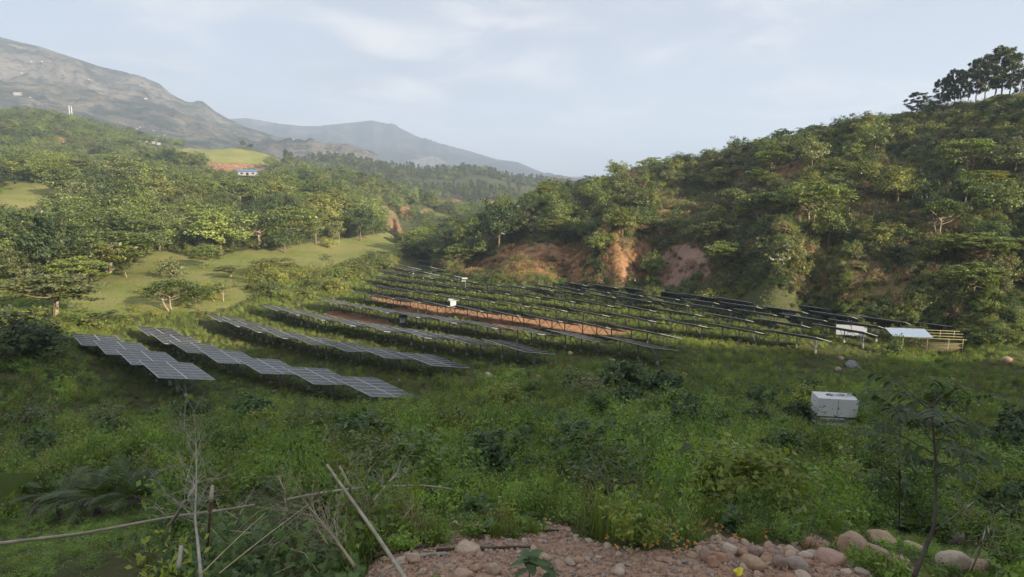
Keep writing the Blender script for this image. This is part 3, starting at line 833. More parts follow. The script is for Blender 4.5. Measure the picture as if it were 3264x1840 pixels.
def trunk_mesh(name, mat, H, r0, cc, nlimb, seed, base, lean=0.0, multi=1):
    g = random.Random(seed)
    q = MB()
    cz = [Vector(c) for c in cc]
    for m_ in range(multi):
        dx, dy = (g.uniform(-1, 1) * r0 * 3 * (multi > 1), g.uniform(-1, 1) * r0 * 3 * (multi > 1))
        top = Vector((lean + g.uniform(-.04, .04) * H + dx * 2.2, g.uniform(-.04, .04) * H + dy * 2.2, base + (H - base) * 0.45))
        pts = [Vector((dx, dy, -0.5)), Vector((dx, dy, 0.05 * H)), Vector((dx * 1.4 + lean * 0.4 + g.uniform(-.02, .02) * H, dy * 1.4 + g.uniform(-.02, .02) * H, base * 0.6)), top]
        q.tube(pts, [r0 * 1.35, r0, r0 * 0.8, r0 * 0.4], 7)
        for k in range(nlimb):
            e = Vector(g.choice(cz)); e.z -= 0.05 * H
            t_ = g.uniform(0.35, 1.0)
            s_ = pts[2].lerp(top, t_)
            mid_ = s_.lerp(e, 0.5) + Vector((g.uniform(-.3, .3), g.uniform(-.3, .3), -0.06 * H * g.random()))
            q.tube([s_, mid_, e], [r0 * 0.42, r0 * 0.26, r0 * 0.1], 5, cap=False)
    return q.mesh(name, [mat], True)

TREES = {}                                                      # kind -> list of (crown, trunk, height, width)
def add_proto(kind, crown, cc, mat, H, Wd, r0, nl, seed, base, bark, lean=0.0, multi=1):
    me = mesh_np(kind + '_crown', crown[0], crown[1], [mat])
    tm = trunk_mesh(kind + '_trunk', bark, H, r0, cc, nl, seed, base, lean, multi) if r0 else None
    TREES.setdefault(kind, []).append((me, tm, H, Wd))
for i, (mt, Wd) in enumerate(((lf_mid, 8.5), (lf_dark, 9.0), (lf_mid, 7.5), (lf_olive, 8.0), (lf_light, 7.5))):
    cr_, cc = crown_round(100 + i, 9.0, Wd, 1.6, 70, 46, 0.46, 0.4, 0.75, 0.15)
    add_proto('broadleaf_tree', cr_, cc, mt, 9.0, Wd, 0.24, 9, i, 1.8, m_bark)
for i, mt in enumerate((lf_mid, lf_olive, lf_light, lf_mid)):
    cr_, cc = crown_umbrella(200 + i, 7.5, 10.5, 64, 74, 0.50, 0.42)
    add_proto('umbrella_tree', cr_, cc, mt, 7.5, 10.5, 0.22, 12, 40 + i, 2.2, m_bark_pale if i % 2 else m_bark, 0.5 * (i - 1), 1 + i % 2)
for i in range(3):
    cr_, cc = crown_pine(300 + i, 14.0, 7.0, 4.2, 58, 56)
    add_proto('pine_tree', cr_, cc, lf_pine, 14.0, 7.0, 0.22, 12, 60 + i, 5.5, m_bark)
for i, mt in enumerate((lf_mid, lf_light, lf_dark, lf_olive, lf_dry, lf_light)):
    cr_, cc = crown_round(400 + i, 3.0, 3.6, 0.0, 34, 40, 0.27, 0.5, 0.8, 0.2)
    add_proto('shrub', cr_, cc, mt, 3.0, 3.6, 0.06, 6, 80 + i, 0.5, m_bark, 0, 3)
for i, mt in enumerate((lf_mid, lf_olive)):
    cr_, cc = crown_round(500 + i, 9.0, 4.6, 3.4, 30, 26, 0.4, 0.6, 0.6, 0.16)
    add_proto('slender_tree', cr_, cc, mt, 9.0, 4.6, 0.13, 14, 90 + i, 3.6, m_bark_pale)

def plant(kind, var, x, y, z, h, w=None, rz=None, label=None, group=None, cat='tree'):
    me, tm, H, Wd = TREES[kind][var % len(TREES[kind])]
    sh = h / H
    sw = sh if w is None else w / Wd
    o = thing(kind, label, cat, (x, y, z - 0.1), (0, 0, rnd.uniform(0, 6.283) if rz is None else rz), group, (sw, sw, sh))
    if tm: obj('trunk', tm, o)
    obj('crown', me, o)
    return o

# ------------------------------------------------------------------ stuff: instances on points
def scatter(name, pts, picks, rots, sizes, metas, label=None):
    """pts (n,3) world, picks index into metas (list of meshes), rots euler (n,3), sizes (n,) or (n,3)"""
    n = len(pts)
    me = bpy.data.meshes.new(name)
    me.vertices.add(n)
    me.vertices.foreach_set('co', np.asarray(pts, np.float32).ravel())
    for nm, ty, v, fld in (('pick', 'INT', picks, 'value'), ('turn', 'FLOAT_VECTOR', rots, 'vector'), ('size', 'FLOAT_VECTOR', sizes, 'vector')):
        a_ = me.attributes.new(nm, ty, 'POINT')
        v = np.asarray(v, np.int32 if ty == 'INT' else np.float32)
        if nm == 'size' and v.ndim == 1: v = np.repeat(v[:, None], 3, 1)
        a_.data.foreach_set(fld, v.ravel())
    lib = bpy.data.collections.new(name + '_source')
    for i, mm in enumerate(metas):
        q = bpy.data.objects.new('%s_source_%02d' % (name, i), mm)
        lib.objects.link(q)
    o = obj(name, me)
    tag(o, kind='stuff')
    ng = bpy.data.node_groups.new(name + '_scatter', 'GeometryNodeTree')
    ng.interface.new_socket('Geometry', in_out='INPUT', socket_type='NodeSocketGeometry')
    ng.interface.new_socket('Geometry', in_out='OUTPUT', socket_type='NodeSocketGeometry')
    gi, go = ng.nodes.new('NodeGroupInput'), ng.nodes.new('NodeGroupOutput')
    ci = ng.nodes.new('GeometryNodeCollectionInfo')
    ci.inputs['Collection'].default_value = lib
    ci.inputs['Separate Children'].default_value = True
    ci.inputs['Reset Children'].default_value = True
    ip = ng.nodes.new('GeometryNodeInstanceOnPoints')
    ip.inputs['Pick Instance'].default_value = True
    def na(nm, ty):
        q = ng.nodes.new('GeometryNodeInputNamedAttribute'); q.data_type = ty
        q.inputs['Name'].default_value = nm
        return q.outputs['Attribute']
    ng.links.new(gi.outputs[0], ip.inputs['Points'])
    ng.links.new(ci.outputs[0], ip.inputs['Instance'])
    ng.links.new(na('pick', 'INT'), ip.inputs['Instance Index'])
    ng.links.new(na('turn', 'FLOAT_VECTOR'), ip.inputs['Rotation'])
    ng.links.new(na('size', 'FLOAT_VECTOR'), ip.inputs['Scale'])
    ng.links.new(ip.outputs[0], go.inputs[0])
    md = o.modifiers.new('scatter', 'NODES')
    md.node_group = ng
    return o

# visibility over the terrain: greatest elevation met nearer than each grid node
ELEV = G / RR[None]
HMAX = np.maximum.accumulate(ELEV, 1)
HMAX = np.concatenate([HMAX[:, :1] - 1, HMAX[:, :-2], HMAX[:, -2:-1]], 1)
def sector(n, az0, az1, r0, r1, g=rng):
    a = np.radians(g.uniform(az0, az1, n))
    r = np.sqrt(g.uniform(r0 ** 2, r1 ** 2, n))
    return np.sin(a) * r, np.cos(a) * r
def seen(x, y, h):
    r = np.hypot(x, y)
    return (samp(G, x, y) + h) / r > samp(HMAX, x, y) - 0.002
def pxy(x, y, h=0.0):
    return project(x, y, samp(G, x, y) + h)[:2]
def thinout(x, y, dmin):
    """greedy minimum spacing (dmin scalar or array)"""
    dmin = np.broadcast_to(dmin, len(x))
    cell = float(np.max(dmin)); grid = {}; keep = []
    for i in range(len(x)):
        a, b = int(x[i] // cell), int(y[i] // cell)
        ok = True
        for u in (-1, 0, 1):
            for v in (-1, 0, 1):
                for j in grid.get((a + u, b + v), ()):
                    if (x[i] - x[j]) ** 2 + (y[i] - y[j]) ** 2 < ((dmin[i] + dmin[j]) / 2) ** 2: ok = False; break
                if not ok: break
            if not ok: break
        if ok:
            grid.setdefault((a, b), []).append(i); keep.append(i)
    return np.array(keep, int)
def turns(n, lean=0.12):
    return np.stack([rng.normal(0, lean, n), rng.normal(0, lean, n), rng.uniform(0, 6.283, n)], 1)
# ------------------------------------------------------------------ trees one can point to: foot and top on the photograph (3264 px sheet)
taken = []                                                       # (x, y, radius) of what is already planted
def foot_of(bx, by, skyline=False):
    if skyline:
        a, _ = az_e(bx * S2, by * S2)
        r = np.linspace(130, 290, 400)
        x, y = np.sin(np.radians(a)) * r, np.cos(np.radians(a)) * r
        e = samp(G, x, y) / r
        k = int(np.argmax(e))
        return float(x[k]), float(y[k]), float(ground(x[k], y[k]))
    return hit(bx * S2, by * S2, 30.0)
def top_height(x, y, z, tx, ty):
    a, b, c = ray(tx * S2, ty * S2)
    r = math.hypot(x, y)
    return float(EYE + r * c / math.hypot(a, b) - z)
NAMED = [
 ('umbrella_tree', 1, 167, 1010, 872, 250, 'sprawling flat-topped tree with dark forked limbs by the frontmost row of tables'),
 ('umbrella_tree', 2, 243, 911, 858, 70, 'small bright green tree with stout pale trunk at the left meadow edge'),
 ('umbrella_tree', 3, 359, 872, 735, 250, 'broad spreading tree with twisted pale double trunk on the meadow edge'),
 ('slender_tree', 1, 404, 885, 829, 50, 'small olive tree standing alone before the twisted double trunk'),
 ('shrub', 3, 551, 886, 815, 80, 'bushy olive thicket standing alone in the middle of the meadow'),
 ('umbrella_tree', 0, 650, 856, 782, 90, 'round-headed tree on a short trunk by the bare soil on the meadow'),
 ('umbrella_tree', 1, 730, 884, 845, 92, 'low flat-topped thorn tree casting a pool of shade on the meadow path'),
 ('umbrella_tree', 2, 873, 876, 820, 150, 'wide thin umbrella-shaped tree above the light green bushes on the bank'),
 ('slender_tree', 0, 712, 962, 887, 70, 'white-stemmed little tree among the bank bushes'),
 ('umbrella_tree', 3, 545, 992, 888, 140, 'flat layered tree on the bank behind the second row of tables'),
 ('umbrella_tree', 0, 637, 992, 905, 80, 'dark narrow flat-topped tree beside the layered bank tree'),
 ('broadleaf_tree', 1, 908, 806, 722, 110, 'dark tree with pinkish trunk foot on the meadow edge'),
 ('slender_tree', 0, 1008, 782, 690, 50, 'tall slim tree with pale bare trunk, left one of two on the meadow'),
 ('slender_tree', 1, 1080, 780, 686, 44, 'tall slim tree with pale bare trunk, right one of two on the meadow'),
 ('broadleaf_tree', 1, 1150, 768, 658, 120, 'big dark round tree at the far end of the meadow'),
 ('shrub', 1, 1046, 790, 752, 44, 'light green bush between the two slim pale-trunked trees'),
 ('slender_tree', 1, 1034, 862, 798, 40, 'thin little tree with white stem at the near meadow edge'),
 ('slender_tree', 0, 1092, 652, 596, 60, 'pale forked tree standing out of the forest above the landslide'),
 ('broadleaf_tree', 1, 1590, 800, 640, 150, 'tall leafy tree over the left orange bank'),
 ('umbrella_tree', 2, 1968, 680, 618, 70, 'small flat-topped tree on a leaning stem on the right hillside'),
 ('slender_tree', 1, 2108, 764, 686, 56, 'small round-headed tree on a long bare stem above the landslide scar'),
 ('umbrella_tree', 3, 2589, 728, 578, 180, 'large spreading tree with pale limbs on the right hillside'),
 ('shrub', 3, 2475, 850, 746, 110, 'tall olive bush on the spur of the right hillside'),
 ('shrub', 1, 2548, 880, 815, 60, 'bright conical bush below the olive bush on the spur'),
 ('shrub', 1, 2690, 545, 505, 110, 'bright yellow-green round tree top on the right hillside'),
 ('shrub', 0, 2660, 610, 555, 100, 'leafy green bush right below the bright yellow-green one'),
 ('umbrella_tree', 2, 3130, 600, 540, 130, 'bright spreading tree high on the far right hillside'),
 ('umbrella_tree', 0, 3120, 830, 740, 180, 'dark spreading tree in the shade of the far right hillside'),
 ('shrub', 5, 2250, 960, 912, 60, 'bright big-leaved bush behind the rear row of tables, left of its twin'),
 ('shrub', 5, 2315, 965, 925, 60, 'bright big-leaved bush behind the rear row of tables, right of its twin'),
 ('shrub', 1, 3120, 1062, 1038, 90, 'sunlit yellow-green bush behind the bamboo shed'),
 ('shrub', 2, 2850, 1140, 1068, 50, 'dark upright bush at the left end of the bamboo shed'),
 ('shrub', 2, 55, 1130, 985, 190, 'big dark green bush at the left edge below the sprawling tree'),
 ('shrub', 2, 150, 1120, 1040, 130, 'dark leafy bush left of the frontmost table'),
 ('shrub', 0, 300, 1045, 985, 130, 'mid green bush between the sprawling tree and the second row'),
 ('shrub', 1, 337, 1060, 1022, 60, 'small bright yellow-green bush behind the frontmost tables'),
 ('broadleaf_tree', 0, 185, 690, 625, 120, 'dark round tree at the edge of the grassy clearing'),
]
for kind, var, bx, by, ty, wpx, lab in NAMED:
    x, y, z = foot_of(bx, by)
    h = max(1.0, top_height(x, y, z, bx, ty))
    w = wpx * S2 / F_PX * math.hypot(x, y) * 1.05
    plant(kind, var, x, y, z, h, w, None, lab, None, 'bush' if kind == 'shrub' else 'tree')
    taken.append((x, y, w * 0.35))
SKY = [('pine_tree', 2925, 295, 62, 'solitary pine on the skyline, left of the pine clump'), ('pine_tree', 2997, 252, 50, None), ('pine_tree', 3022, 240, 40, None), ('pine_tree', 3042, 222, 46, None), ('pine_tree', 3062, 226, 40, None), ('pine_tree', 3082, 222, 44, None),
       ('pine_tree', 3110, 192, 60, None), ('pine_tree', 3135, 180, 60, None), ('pine_tree', 3165, 158, 76, 'tallest pine of the skyline clump, left of its twin'), ('pine_tree', 3190, 152, 80, 'tallest pine of the skyline clump, right of its twin'), ('pine_tree', 3212, 176, 60, None), ('pine_tree', 3244, 224, 50, 'short pine at the right edge of the skyline clump'),
       ('broadleaf_tree', 1972, 508, 54, 'spindly tree sticking up from the skyline above the landslide scar'), ('broadleaf_tree', 2065, 524, 44, 'round tree on the skyline right of the spindly one'), ('slender_tree', 2022, 535, 40, 'thin small tree between two taller ones on the skyline'),
       ('broadleaf_tree', 2170, 488, 60, 'leaning bushy tree on the skyline'), ('broadleaf_tree', 2262, 472, 40, 'small round tree on the skyline left of the leafy dome'), ('broadleaf_tree', 2398, 448, 90, 'broad leafy dome of a tree on the skyline'), ('slender_tree', 2560, 405, 40, 'feathery tree on the skyline'), ('slender_tree', 2605, 392, 34, 'feathery tree on the skyline, left of the pines'), ('slender_tree', 2650, 385, 30, 'wispy tree poking over the ridge'), ('slender_tree', 2700, 370, 34, 'thin tree poking over the ridge, left of the dark ridge bushes'),
       ('broadleaf_tree', 1760, 598, 90, 'leafy tree at the low end of the right ridge'), ('broadleaf_tree', 1890, 560, 80, 'feathery green tree on the lower ridge skyline')]
for k, (kind, bx, ty, wpx, lab) in enumerate(SKY):
    x, y, z = foot_of(bx, 340 if bx > 2800 else 480, True)
    if kind == 'pine_tree':
        x *= 1.01; y *= 1.01; z = float(ground(x, y))
    h = max(3.0, top_height(x, y, z, bx, ty))
    w = wpx * S2 / F_PX * math.hypot(x, y) * (1.0 if kind == 'pine_tree' else 1.25)
    o = plant(kind, k, x, y, z, h, w, None, lab or 'dark pine in the clump crowning the right ridge, %s from its left end' % ('', 'first', 'second', 'third', 'fourth', 'fifth', 'sixth', 'seventh', '', '', 'tenth', '')[k], 'pines crowning the right ridge' if kind == 'pine_tree' else None)
    if kind == 'pine_tree': o.rotation_euler[1] = R(3)
    taken.append((x, y, w * 0.3))

tk = np.array(taken)
def clear_of(x, y, rad):
    d = np.hypot(x[:, None] - tk[None, :, 0], y[:, None] - tk[None, :, 1])
    return (d > tk[None, :, 2] + rad).all(1)
tabxy = np.array([(x + TV[0] * TAB_W / 2, y + TV[1] * TAB_W / 2) for _, x, y, z, sy in tables])
def clear_tables(x, y, rad):
    dx, dy = x[:, None] - tabxy[None, :, 0], y[:, None] - tabxy[None, :, 1]
    u_, v_ = np.abs(dx * TU[0] + dy * TU[1]), np.abs(dx * TV[0] + dy * TV[1])
    return ~((u_ < TAB_L / 2 + rad) & (v_ < TAB_W / 2 + rad)).any(1)

# how high crowns may reach, from the photograph's tree lines
LINE_L = [(-300, 335), (0, 362), (100, 378), (200, 392), (306, 387), (398, 412), (490, 432), (536, 446), (582, 420), (643, 424), (705, 426), (789, 428), (860, 448), (930, 486), (990, 560), (1005, 640)]
LINE_R = [(1000, 640), (1060, 580), (1150, 545), (1230, 545), (1290, 516), (1380, 476), (1440, 478), (1500, 452), (1560, 432), (1620, 420), (1700, 402), (1780, 385), (1860, 362), (1900, 352), (2000, 322), (2150, 298), (2250, 281), (2320, 266), (2400, 252), (2576, 230), (2800, 215)]
def cap(x, y, h, line, jit=10.0):
    u_, _ = pxy(x, y)
    lim = np.interp(u_, *np.array(line).T) + rng.normal(0, jit, len(x))
    _, e = az_e(u_, lim)
    return np.minimum(h, np.hypot(x, y) * e - samp(G, x, y))

def covers(x, y, h, polys):
    """whether a crown of height h at (x, y) would stand before one of the open patches"""
    m = np.zeros(len(x), bool)
    for f_ in (0.35, 0.65, 0.95):
        u_, v_ = pxy(x, y, h * f_)
        for q_ in polys: m |= inpoly(u_, v_, q_)
    return m
OPEN_L = [[(-200, 455), (60, 455), (160, 475), (150, 505), (80, 535), (-200, 545)], [(930, 495), (965, 490), (1000, 540), (1012, 600), (985, 590), (955, 530)], [(495, 405), (690, 405), (695, 440), (500, 432)], [(120, 343), (200, 355), (195, 374), (135, 366)], [(1045, 533), (1155, 545), (1140, 572), (1060, 565)]]
OPEN_R = [[(1180, 690), (1200, 668), (1260, 645), (1310, 618), (1380, 618), (1440, 628), (1480, 645), (1480, 700)], [(1525, 640), (1600, 614), (1640, 622), (1636, 690), (1535, 700)], [(1655, 715), (1655, 662), (1690, 628), (1740, 612), (1770, 645), (1785, 700)], [(1840, 440), (1870, 424), (1893, 446), (1850, 456)], [(1940, 420), (2008, 404), (2012, 460), (1958, 455)], [(2100, 500), (2180, 480), (2248, 500), (2208, 542), (2122, 533)]]

# ------------------------------------------------------------------ the wooded left side of the valley
FOREST = [(-250, 790), (-250, 365), (300, 398), (480, 425), (720, 440), (860, 470), (945, 490), (962, 522), (985, 560), (990, 584), (860, 603), (720, 622), (600, 634), (520, 657), (400, 633), (290, 690), (180, 745), (100, 762)]
x, y = sector(26000, -39.2, -4, 140, 560)
ux, uy = pxy(x, y)
ok = inpoly(ux, uy, FOREST) & (samp(M_lawn, x, y) < 0.3) & (samp(M_cliff, x, y) < 0.3) & seen(x, y, 6) & clear_of(x, y, 2)
ok &= ~inpoly(ux, uy, [(215, 425), (270, 425), (270, 470), (215, 470)]) & ~inpoly(ux, uy, [(600, 445), (655, 445), (650, 490), (600, 490)])
x, y = x[ok], y[ok]
nv = fbm(x / 45, y / 45, 3)
hgt = rng.uniform(5.5, 14.5, len(x)) * (1 + 0.6 * nv)
gap = fbm(x / 38 + 60, y / 38, 3)
hgt = np.where(gap > 0.13, hgt * 0.35, hgt) * np.interp(np.hypot(x, y), [140, 300, 500], [0.85, 1.0, 1.15])
hgt = cap(x, y, hgt, LINE_L, 5)
q_ = (hgt > 3.5) & ~covers(x, y, hgt, OPEN_L)
x, y, hgt, nv = x[q_], y[q_], hgt[q_], nv[q_]
k = thinout(x, y, 0.72 * hgt)
x, y, hgt, nv = x[k], y[k], hgt[k], nv[k]
o_ = np.argsort(np.hypot(x, y))
x, y, hgt, nv = x[o_], y[o_], hgt[o_], nv[o_]
far_pts, n_b, n_u = [], 0, 0
for i in range(len(x)):
    z = float(ground(x[i], y[i]))
    r = math.hypot(x[i], y[i])
    umb = rnd.random() < (0.5 if r < 260 else 0.25)
    if (umb and n_u < 150) or (not umb and n_b < 165):
        edge_ = r < 215
        zone = 'along the meadow edge' if edge_ else ('on the wooded left slope' if r < 330 else 'high on the wooded left slope')
        if umb:
            n_u += 1
            plant('umbrella_tree', rnd.randrange(4), x[i], y[i], z, hgt[i] * 0.86, hgt[i] * rnd.uniform(1.05, 1.45), None, 'flat-topped spreading tree ' + zone, 'flat-topped trees ' + zone)
        else:
            n_b += 1
            plant('broadleaf_tree', rnd.choice((0, 0, 1, 2, 2, 3, 4)), x[i], y[i], z, hgt[i], hgt[i] * rnd.uniform(0.85, 1.15), None, 'leafy round-crowned tree ' + zone, 'round-crowned trees ' + zone)
    else:
        far_pts.append((x[i], y[i], z, hgt[i]))
print('left trees', len(x), n_b, n_u, 'rest', len(far_pts))
crowns = [q[0] for q in TREES['broadleaf_tree']] + [q[0] for q in TREES['umbrella_tree'][:2]]
def crown_scatter(name, pts, weights, base_h=9.0):
    pts = np.array(pts)
    pk = rng.choice(len(crowns), len(pts), p=np.array(weights) / sum(weights))
    s_ = pts[:, 3] / base_h
    return scatter(name, pts[:, :3] - np.array([0, 0, 0.3]), pk, turns(len(pts), 0.04), np.stack([s_ * rng.uniform(0.9, 1.3, len(pts)), s_ * rng.uniform(0.9, 1.3, len(pts)), s_], 1), crowns)
if far_pts: crown_scatter('valley_forest', far_pts, (3, 2, 3, 2, 1, 1, 1))

# far woods: knoll with the mast, ridge across the valley, gully, and the understorey
x, y = sector(60000, -40.5, 6, 420, 1120)
ux, uy = pxy(x, y)
r_ = np.hypot(x, y)
nv = fbm(x / 120, y / 120, 4)
ok = seen(x, y, 7) & (samp(M_lawn, x, y) < 0.2) & (samp(M_cliff, x, y) < 0.25) & (samp(M_dry, x, y) < 0.3)
ok &= (nv > -0.10) | (r_ < 560)
ok &= ~inpoly(ux, uy, FOREST) | (r_ > 560)
ok &= ~inpoly(ux, uy, [(330, 352), (455, 372), (440, 395), (330, 375)])
x, y, r_ = x[ok], y[ok], r_[ok]
hgt = rng.uniform(6, 11, len(x))
k = thinout(x, y, 0.85 * hgt)
x, y, r_, hgt = x[k], y[k], r_[k], hgt[k]
ux, uy = pxy(x, y)
pine = (r_ > 640) & (ux > 720) & (rng.random(len(x)) < 0.55)
crown_scatter('distant_forest', np.stack([x, y, ground(x, y), hgt], 1)[~pine], (4, 3, 3, 2, 1, 1, 1))
pp = np.stack([x, y, ground(x, y), hgt * 1.35], 1)[pine]
if len(pp):
    s_ = pp[:, 3] / 14.0
    scatter('pine_forest', pp[:, :3], rng.integers(0, 3, len(pp)), turns(len(pp), 0.02), np.stack([s_ * 0.9, s_ * 0.9, s_], 1), [q[0] for q in TREES['pine_tree']])
print('distant forest', len(x), 'pines', len(pp))

# ------------------------------------------------------------------ right hill: trees, bushes, scrub
BARE = [(1150, 700), (1190, 655), (1250, 630), (1310, 600), (1480, 610), (1490, 712)]
def right_sites(n, r1=300):
    x, y = sector(n, -8, 40, 100, r1)
    hm = samp(on_hill, x, y)
    bare = np.maximum(samp(M_cliff, x, y), samp(M_slide, x, y))
    dry = samp(M_dry, x, y)
    return x, y, hm, bare, dry
x, y, hm, bare, dry = right_sites(30000)
ux, uy = pxy(x, y)
ok = (hm > 0.25) & (bare < 0.2) & (dry < 0.4) & seen(x, y, 3.5) & clear_of(x, y, 1.5)
x, y, ux, uy = x[ok], y[ok], ux[ok], uy[ok]
leftish = np.interp(ux, [1150, 1900, 2300, 2600], [1.0, 0.75, 0.38, 0.26])
big = rng.random(len(x)) < leftish * 0.75
hgt = np.where(big, rng.uniform(4.5, 8.5, len(x)), rng.uniform(1.8, 3.6, len(x)))
hgt = cap(x, y, hgt, LINE_R, 17)
q_ = (hgt > 1.2) & ~covers(x, y, hgt * np.where(big, 1, .8), OPEN_R)
x, y, ux, uy, big, hgt = x[q_], y[q_], ux[q_], uy[q_], big[q_], hgt[q_]
k = thinout(x, y, np.where(big, 0.78 * hgt, 1.25 * hgt))
x, y, ux, uy, big, hgt = x[k], y[k], ux[k], uy[k], big[k], hgt[k]
sh = hgt / np.hypot(x, y)
o_ = np.argsort(-sh)
n_t = n_s = 0
rest = []
for i in o_:
    z = float(ground(x[i], y[i]))
    where = 'at the wooded left end of the right hill' if ux[i] < 1500 else ('on the hillside above the tables' if ux[i] < 2050 else 'on the shadowy right hillside')
    if big[i] and n_t < 130:
        n_t += 1
        kd = 'umbrella_tree' if rnd.random() < 0.22 else 'broadleaf_tree'
        v_ = rnd.randrange(4) if kd == 'umbrella_tree' else rnd.choice((0, 0, 1, 1, 2, 3, 4))
        lab = ('flat-topped tree ' if kd == 'umbrella_tree' else 'leafy rounded tree ') + where
        plant(kd, v_, x[i], y[i], z, hgt[i], hgt[i] * rnd.uniform(0.8, 1.1) * (1.4 if kd == 'umbrella_tree' else 1), None, lab, lab.replace('tree', 'trees', 1))
    elif not big[i] and n_s < 215:
        n_s += 1
        v_ = rnd.choice((0, 0, 2, 2, 3, 3, 1, 4))
        lab = 'low bush ' + where
        plant('shrub', v_, x[i], y[i], z, hgt[i], hgt[i] * rnd.uniform(1.1, 1.6), None, lab, lab.replace('bush', 'bushes', 1), 'bush')
    else: rest.append((x[i], y[i], z, hgt[i]))
print('right hill', n_t, n_s, len(rest))
if rest: crown_scatter('hillside_wood', rest, (3, 3, 2, 3, 1, 1, 1))

# gully wood between the field's far end and the landslide
x, y = sector(3000, -12, 2, 190, 420)
ux, uy = pxy(x, y)
ok = inpoly(ux, uy, [(1005, 650), (1020, 600), (1060, 565), (1150, 560), (1250, 560), (1260, 640), (1180, 668), (1060, 655)]) & seen(x, y, 5) & (samp(on_hill, x, y) < 0.3)
x, y = x[ok], y[ok]
hgt = rng.uniform(3.5, 7, len(x))
k = thinout(x, y, 0.8 * hgt)
for i in k[:45]:
    plant('broadleaf_tree', rnd.choice((0, 1, 2, 3)), x[i], y[i], float(ground(x[i], y[i])), hgt[i], hgt[i] * rnd.uniform(0.9, 1.3), None, 'small leafy tree in the gully beyond the far rows of tables', 'trees in the gully beyond the tables')

# bushes on the bank left of the field and round its rim
BANK = [(-150, 900), (0, 850), (90, 790), (170, 830), (330, 760), (420, 700), (560, 715), (640, 650), (740, 690), (860, 655), (960, 640), (1040, 648), (1010, 668), (905, 700), (880, 735), (800, 750), (640, 765), (500, 790), (340, 812), (180, 830), (150, 900), (-150, 960)]
x, y = sector(9000, -40, -4, 70, 230)
ux, uy = pxy(x, y)
ok = inpoly(ux, uy, BANK) & clear_tables(x, y, 2.0) & clear_of(x, y, 0.5) & (on_hill[0, 0] < 1)
x, y = x[ok], y[ok]
hgt = cap(x, y, rng.uniform(1.6, 4.2, len(x)), [(-300, 760), (0, 745), (110, 800), (180, 812), (330, 778), (370, 715), (480, 712), (560, 716), (615, 722), (640, 668), (700, 650), (760, 660), (850, 664), (900, 645), (960, 638), (1040, 630), (1100, 640)], 6)
q_ = hgt > 0.9
x, y, hgt = x[q_], y[q_], hgt[q_]
k = thinout(x, y, 0.85 * hgt)
for i in k[:78]:
    plant('shrub', rnd.choice((0, 1, 1, 5, 3, 5, 1)), x[i], y[i], float(ground(x[i], y[i])), hgt[i], hgt[i] * rnd.uniform(1.1, 1.7), None, 'leafy bush on the bank between the tables and the meadow', 'bushes on the bank beside the tables', 'bush')
print('bank', min(78, len(k)))
# ------------------------------------------------------------------ weeds, grass and scrub
def blades(seed, n, h, spread, width, mat, name, bend=0.35):
    g = np.random.default_rng(seed)
    V, F_ = [], []
    for i in range(n):
        a, r = g.uniform(0, 6.283), spread * math.sqrt(g.random())
        p = np.array([math.cos(a) * r, math.sin(a) * r, -0.03])
        d = g.uniform(0, 6.283); dv = np.array([math.cos(d), math.sin(d), 0]); sd_ = np.array([-dv[1], dv[0], 0]) * width * 0.5
        hh = h * g.uniform(0.5, 1.1); bn = bend * hh * g.uniform(0.3, 1.4)
        m_ = p + np.array([0, 0, hh * 0.6]) + dv * bn * 0.35
        t_ = p + np.array([0, 0, hh * 0.95]) + dv * bn
        o = len(V)
        V += [p - sd_, p + sd_, m_ + sd_ * 0.8, m_ - sd_ * 0.8, t_]
        F_.append((o, o + 1, o + 2, o + 3)); F_.append((o + 3, o + 2, o + 4, o + 4))
    return mesh_np(name, np.array(V), [np.array([f for f in F_ if f[2] != f[3]]), np.array([f[:3] for f in F_ if f[2] == f[3]])], [mat])
def weed(seed, nst, nl, H, Wd, leaf, mat, name, aspect=0.5, up=0.5, dense=1.0):
    """stems fanning from one foot, leaves all along them"""
    g = np.random.default_rng(seed)
    C, Nn = [], []
    for s_ in range(nst):
        a = g.uniform(0, 6.283); tip = np.array([math.cos(a), math.sin(a), 0]) * Wd / 2 * math.sqrt(g.random()) + np.array([0, 0, H * g.uniform(0.55, 1.05)])
        for q in range(nl):
            t_ = g.uniform(0.15, 1.0)
            p = tip * np.array([t_, t_, t_ ** 0.8]) + g.normal(size=3) * leaf * 0.55 / dense
            C.append(p); Nn.append(g.normal(size=3) * 0.6 + np.array([0, 0, up]) + tip * 0.5)
    C = np.array(C); C[:, 2] = np.abs(C[:, 2])
    return mesh_np(name, *cards(C, np.array(Nn), leaf * g.uniform(0.6, 1.3, len(C)), aspect, g, 0.12), [mat])
def frond_plant(seed, nf, Ln, mat, name, nleaf=16, lw=0.16, rise=0.9, droop=0.6):
    """pinnate fronds arching from one foot"""
    g = np.random.default_rng(seed)
    parts = []
    for f in range(nf):
        a = f * 2.399 + g.uniform(-.3, .3); dv = np.array([math.cos(a), math.sin(a), 0]); sd_ = np.array([-dv[1], dv[0], 0])
        ln = Ln * g.uniform(0.7, 1.1)
        V, F_ = [], []
        for q in range(nleaf):
            t_ = 0.2 + 0.8 * q / (nleaf - 1)
            c = dv * ln * t_ * 0.85 + np.array([0, 0, ln * (rise * t_ - droop * t_ * t_)])
            w = ln * lw * math.sin(math.pi * min(1, 0.15 + t_ * 0.85)) + 0.02
            for s_ in (-1, 1):
                e = c + sd_ * s_ * w + dv * w * 0.45 - np.array([0, 0, w * 0.35])
                o = len(V)
                th = ln * 0.55 / nleaf
                V += [c - dv * th * 0.4, c + dv * th * 0.5, e, (c + e) / 2 - dv * th * 0.7]
                F_.append((o, o + 1, o + 2, o + 3))
        parts.append((np.array(V), np.array(F_)))
    v, f = join(parts)
    return mesh_np(name, v, f, [mat])
